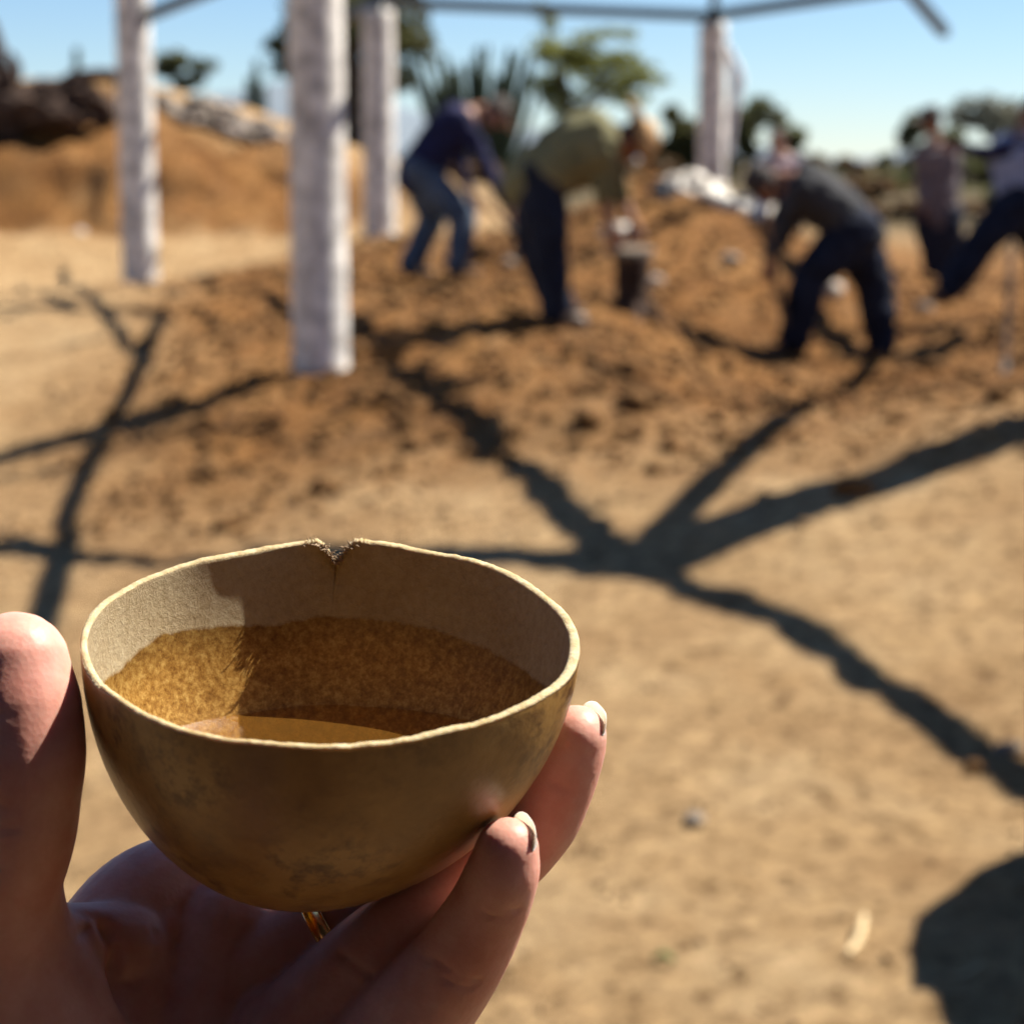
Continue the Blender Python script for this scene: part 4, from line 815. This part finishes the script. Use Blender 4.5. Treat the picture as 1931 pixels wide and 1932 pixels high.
dep = sum(line(*f) for f in FOLDS)
dep = dep + np.array([mnoise.noise(Vector(p) * 160) * .00008 + mnoise.noise(Vector(p) * 700) * .00003 for p in Vh])
Vh = Vh - no * dep[:, None]
Vh = np.array([push_out(p) for p in Vh])
def holder():
    """the person who holds the bowl up; only the hand is in view"""
    base = Vector((.02, -.28, gz(.02, -.28))); root = empty('person', base, 'person holding the gourd bowl up between the thumb and fingers of a bare left hand', 'person')
    h_ = make('hand', [Vector(p) for p in Vh], Fh, M['hand'], root); h_['label'] = 'bare left hand with palm turned to the bowl'
    Z = base.z; pel, che, nek, hed = Vector((.02, -.30, 1.0 + Z * .5)), Vector((.02, -.27, 1.40)), Vector((.02, -.26, 1.54)), Vector((.02, -.24, 1.67))
    dark = mat('dark_cotton', (.05, .05, .06), .9, .1, (.03, .03, .038), 9)
    sh = [tube([tuple(pel), tuple((pel + che) / 2), tuple(che), tuple(che.lerp(nek, .5))], [(.18, .13), (.17, .125), (.20, .135), (.08, .075)], 18, 5, side=(1, 0, 0)),
          tube([(-.10, -.27, 1.42), (-.20, -.24, 1.40), (-.24, -.06, 1.20), tuple(ELBOW), tuple(ELBOW.lerp(WRIST, .25))], [.08, .075, .058, .055, .047], 14, 5),
          tube([(.14, -.27, 1.42), (.24, -.25, 1.40), (.29, -.20, 1.16), (.20, -.12, 1.36)], [.08, .075, .056, .044], 14, 5)]
    V, F = fuse(sh, .012, 4); make('shirt', V, F, dark, root)
    tr = [tube([tuple(pel + Vector((0, 0, .08))), tuple(pel - Vector((0, 0, .06)))], [(.18, .135), (.18, .14)], 16, 3, side=(1, 0, 0))]
    bd = [tube([tuple(che), tuple(nek), tuple(hed)], [.075, .06, .055], 12, 4), ball(hed, (.075, .093, .113), 16, 12), ball(hed + Vector((0, .035, -.06)), (.052, .06, .05), 12, 8), tube([tuple(hed + Vector((0, .09, .02))), tuple(hed + Vector((0, .105, -.02)))], [.01, .016], 8, 2),
          tube([(.20, -.12, 1.36), (.16, -.09, 1.45)], [.032, .028], 10, 3)] + hand_parts((.16, -.09, 1.45), (-.5, .25, .8), (1, -1, 0))
    for q in (-1, 1):
        bd.append(ball(hed + Vector((q * .077, 0, -.008)), (.014, .024, .034), 8, 6)); tr.append(tube([tuple(pel + Vector((q * .09, 0, 0))), tuple(pel + Vector((q * .10, .02, -.42))), (.02 + q * .11, -.30, Z + .1)], [.11, .085, .07], 14, 4))
        V, F = fuse([tube([(.02 + q * .11, -.33, Z + .09), (.02 + q * .11, -.33, Z + .04), (.02 + q * .12, -.20, Z + .035), (.02 + q * .125, -.11, Z + .03)], [.05, .05, .045, .036], 12, 4)], .012, 3); make('boot', V, F, M['leather'], root)
    V, F = fuse(tr, .016, 4); make('trousers', V, F, dark, root)
    V, F = fuse(bd, .0085, 3); make('body', V, F, M['skin'], root)
    V, F = fuse([ball(hed + Vector((0, -.02, .022)), (.086, .094, .106), 16, 12)], .012, 2); make('hair', V, F, M['hair'], root)
    return h_
hand = holder()
M['nail'] = mat('fingernail', (.60, .42, .35), .28, .5, sss=1, sssr=(1, .75, .6), ssss=.003); M['nail_tip'] = mat('nail_edge', (.50, .41, .33), .4, .3, sss=.8, sssr=(1, .8, .65), ssss=.003)
def nail(tip, axis_, nrm, length, width, over):
    """curved nail plate on the far side of a fingertip, its pale free edge standing past the tip"""
    a = Vector(axis_).normalized(); n_ = Vector(nrm); n_ = (n_ - a * n_.dot(a)).normalized(); s = a.cross(n_); c = Vector(tip)
    for nm, f0, f1, mm in (('fingernail', 0, .74, M['nail']), ('nail_edge', .72, 1, M['nail_tip'])):
        V, F = [], []; nu, nv = 9, 13
        for q in (0, 1):
            for i in range(nu):
                f = f0 + (f1 - f0) * i / (nu - 1); z = -length + (length + over) * f
                w = width * (1 if f < .75 else math.sqrt(max(.02, 1 - ((f - .75) / .27) ** 2)))
                for k in range(nv):
                    x = (k / (nv - 1) - .5) * 2; ang = x * 1.05 * w / width; rr_ = width * .79 - q * .0003 + (.0002 if nm == 'fingernail' else .00012)
                    V.append(c + a * z + s * math.sin(ang) * rr_ + n_ * math.cos(ang) * rr_ * (1 - .36 * max(0, z / over) ** 2))
        m_ = nu * nv
        for i in range(nu - 1):
            for k in range(nv - 1):
                q = (i * nv + k, i * nv + k + 1, (i + 1) * nv + k + 1, (i + 1) * nv + k); F.append(q); F.append(tuple(m_ + j for j in q[::-1]))
        rim_ = [k for k in range(nv)] + [i * nv + nv - 1 for i in range(1, nu)] + [(nu - 1) * nv + k for k in range(nv - 2, -1, -1)] + [i * nv for i in range(nu - 2, 0, -1)]
        for i in range(len(rim_)): p, q = rim_[i], rim_[(i + 1) % len(rim_)]; F.append((q, p, m_ + p, m_ + q))
        make(nm, V, F, mm, hand)
def nail_on(C, side_uvd, **k):
    t1, t0 = Vector(H(*C[-1][:3])), Vector(H(*C[-3][:3])); a = (t1 - t0).normalized(); p = Vector(H(C[-1][0] + side_uvd[0], C[-1][1] + side_uvd[1], C[-1][2] + side_uvd[2]))
    nail(t1, a, p - t1, **k)
nail_on(MIDDLE, (60, -5, .0035), length=.0065, width=.0064, over=.0068)
nail_on(PINKY, (64, -8, .0030), length=.0060, width=.0062, over=.0065)
# the ring
def ring():
    i = 3; c = Vector(H(626, 1758, .4162)); a = (Vector(H(700, 1702, .416)) - Vector(H(540, 1806, .416))).normalized()
    s = a.cross(Vector((0, 0, 1))).normalized(); q = s.cross(a); V, F = [], []; n, m = 48, 8
    root = empty('ring', c, 'thin gold double banded ring worn on a finger under the bowl', 'ring'); g = mat('gold', (.85, .58, .25), .22, .5, metallic=1)
    sec = [(-.0019, .0002), (-.0017, .0008), (-.0013, .0008), (-.0010, .0004), (.0010, .0004), (.0013, .0008), (.0017, .0008), (.0019, .0002), (.0019, -.0004), (-.0019, -.0004)]; m = len(sec)
    for k in range(n):
        t = 6.28319 * k / n; d = s * math.cos(t) + q * math.sin(t)
        for x_, r_ in sec: V.append(c + a * x_ + d * (.0096 + r_))
    for k in range(n):
        for j in range(m): F.append((k * m + j, k * m + (j + 1) % m, ((k + 1) % n) * m + (j + 1) % m, ((k + 1) % n) * m + j))
    make('band', V, F, g, root)
ring()
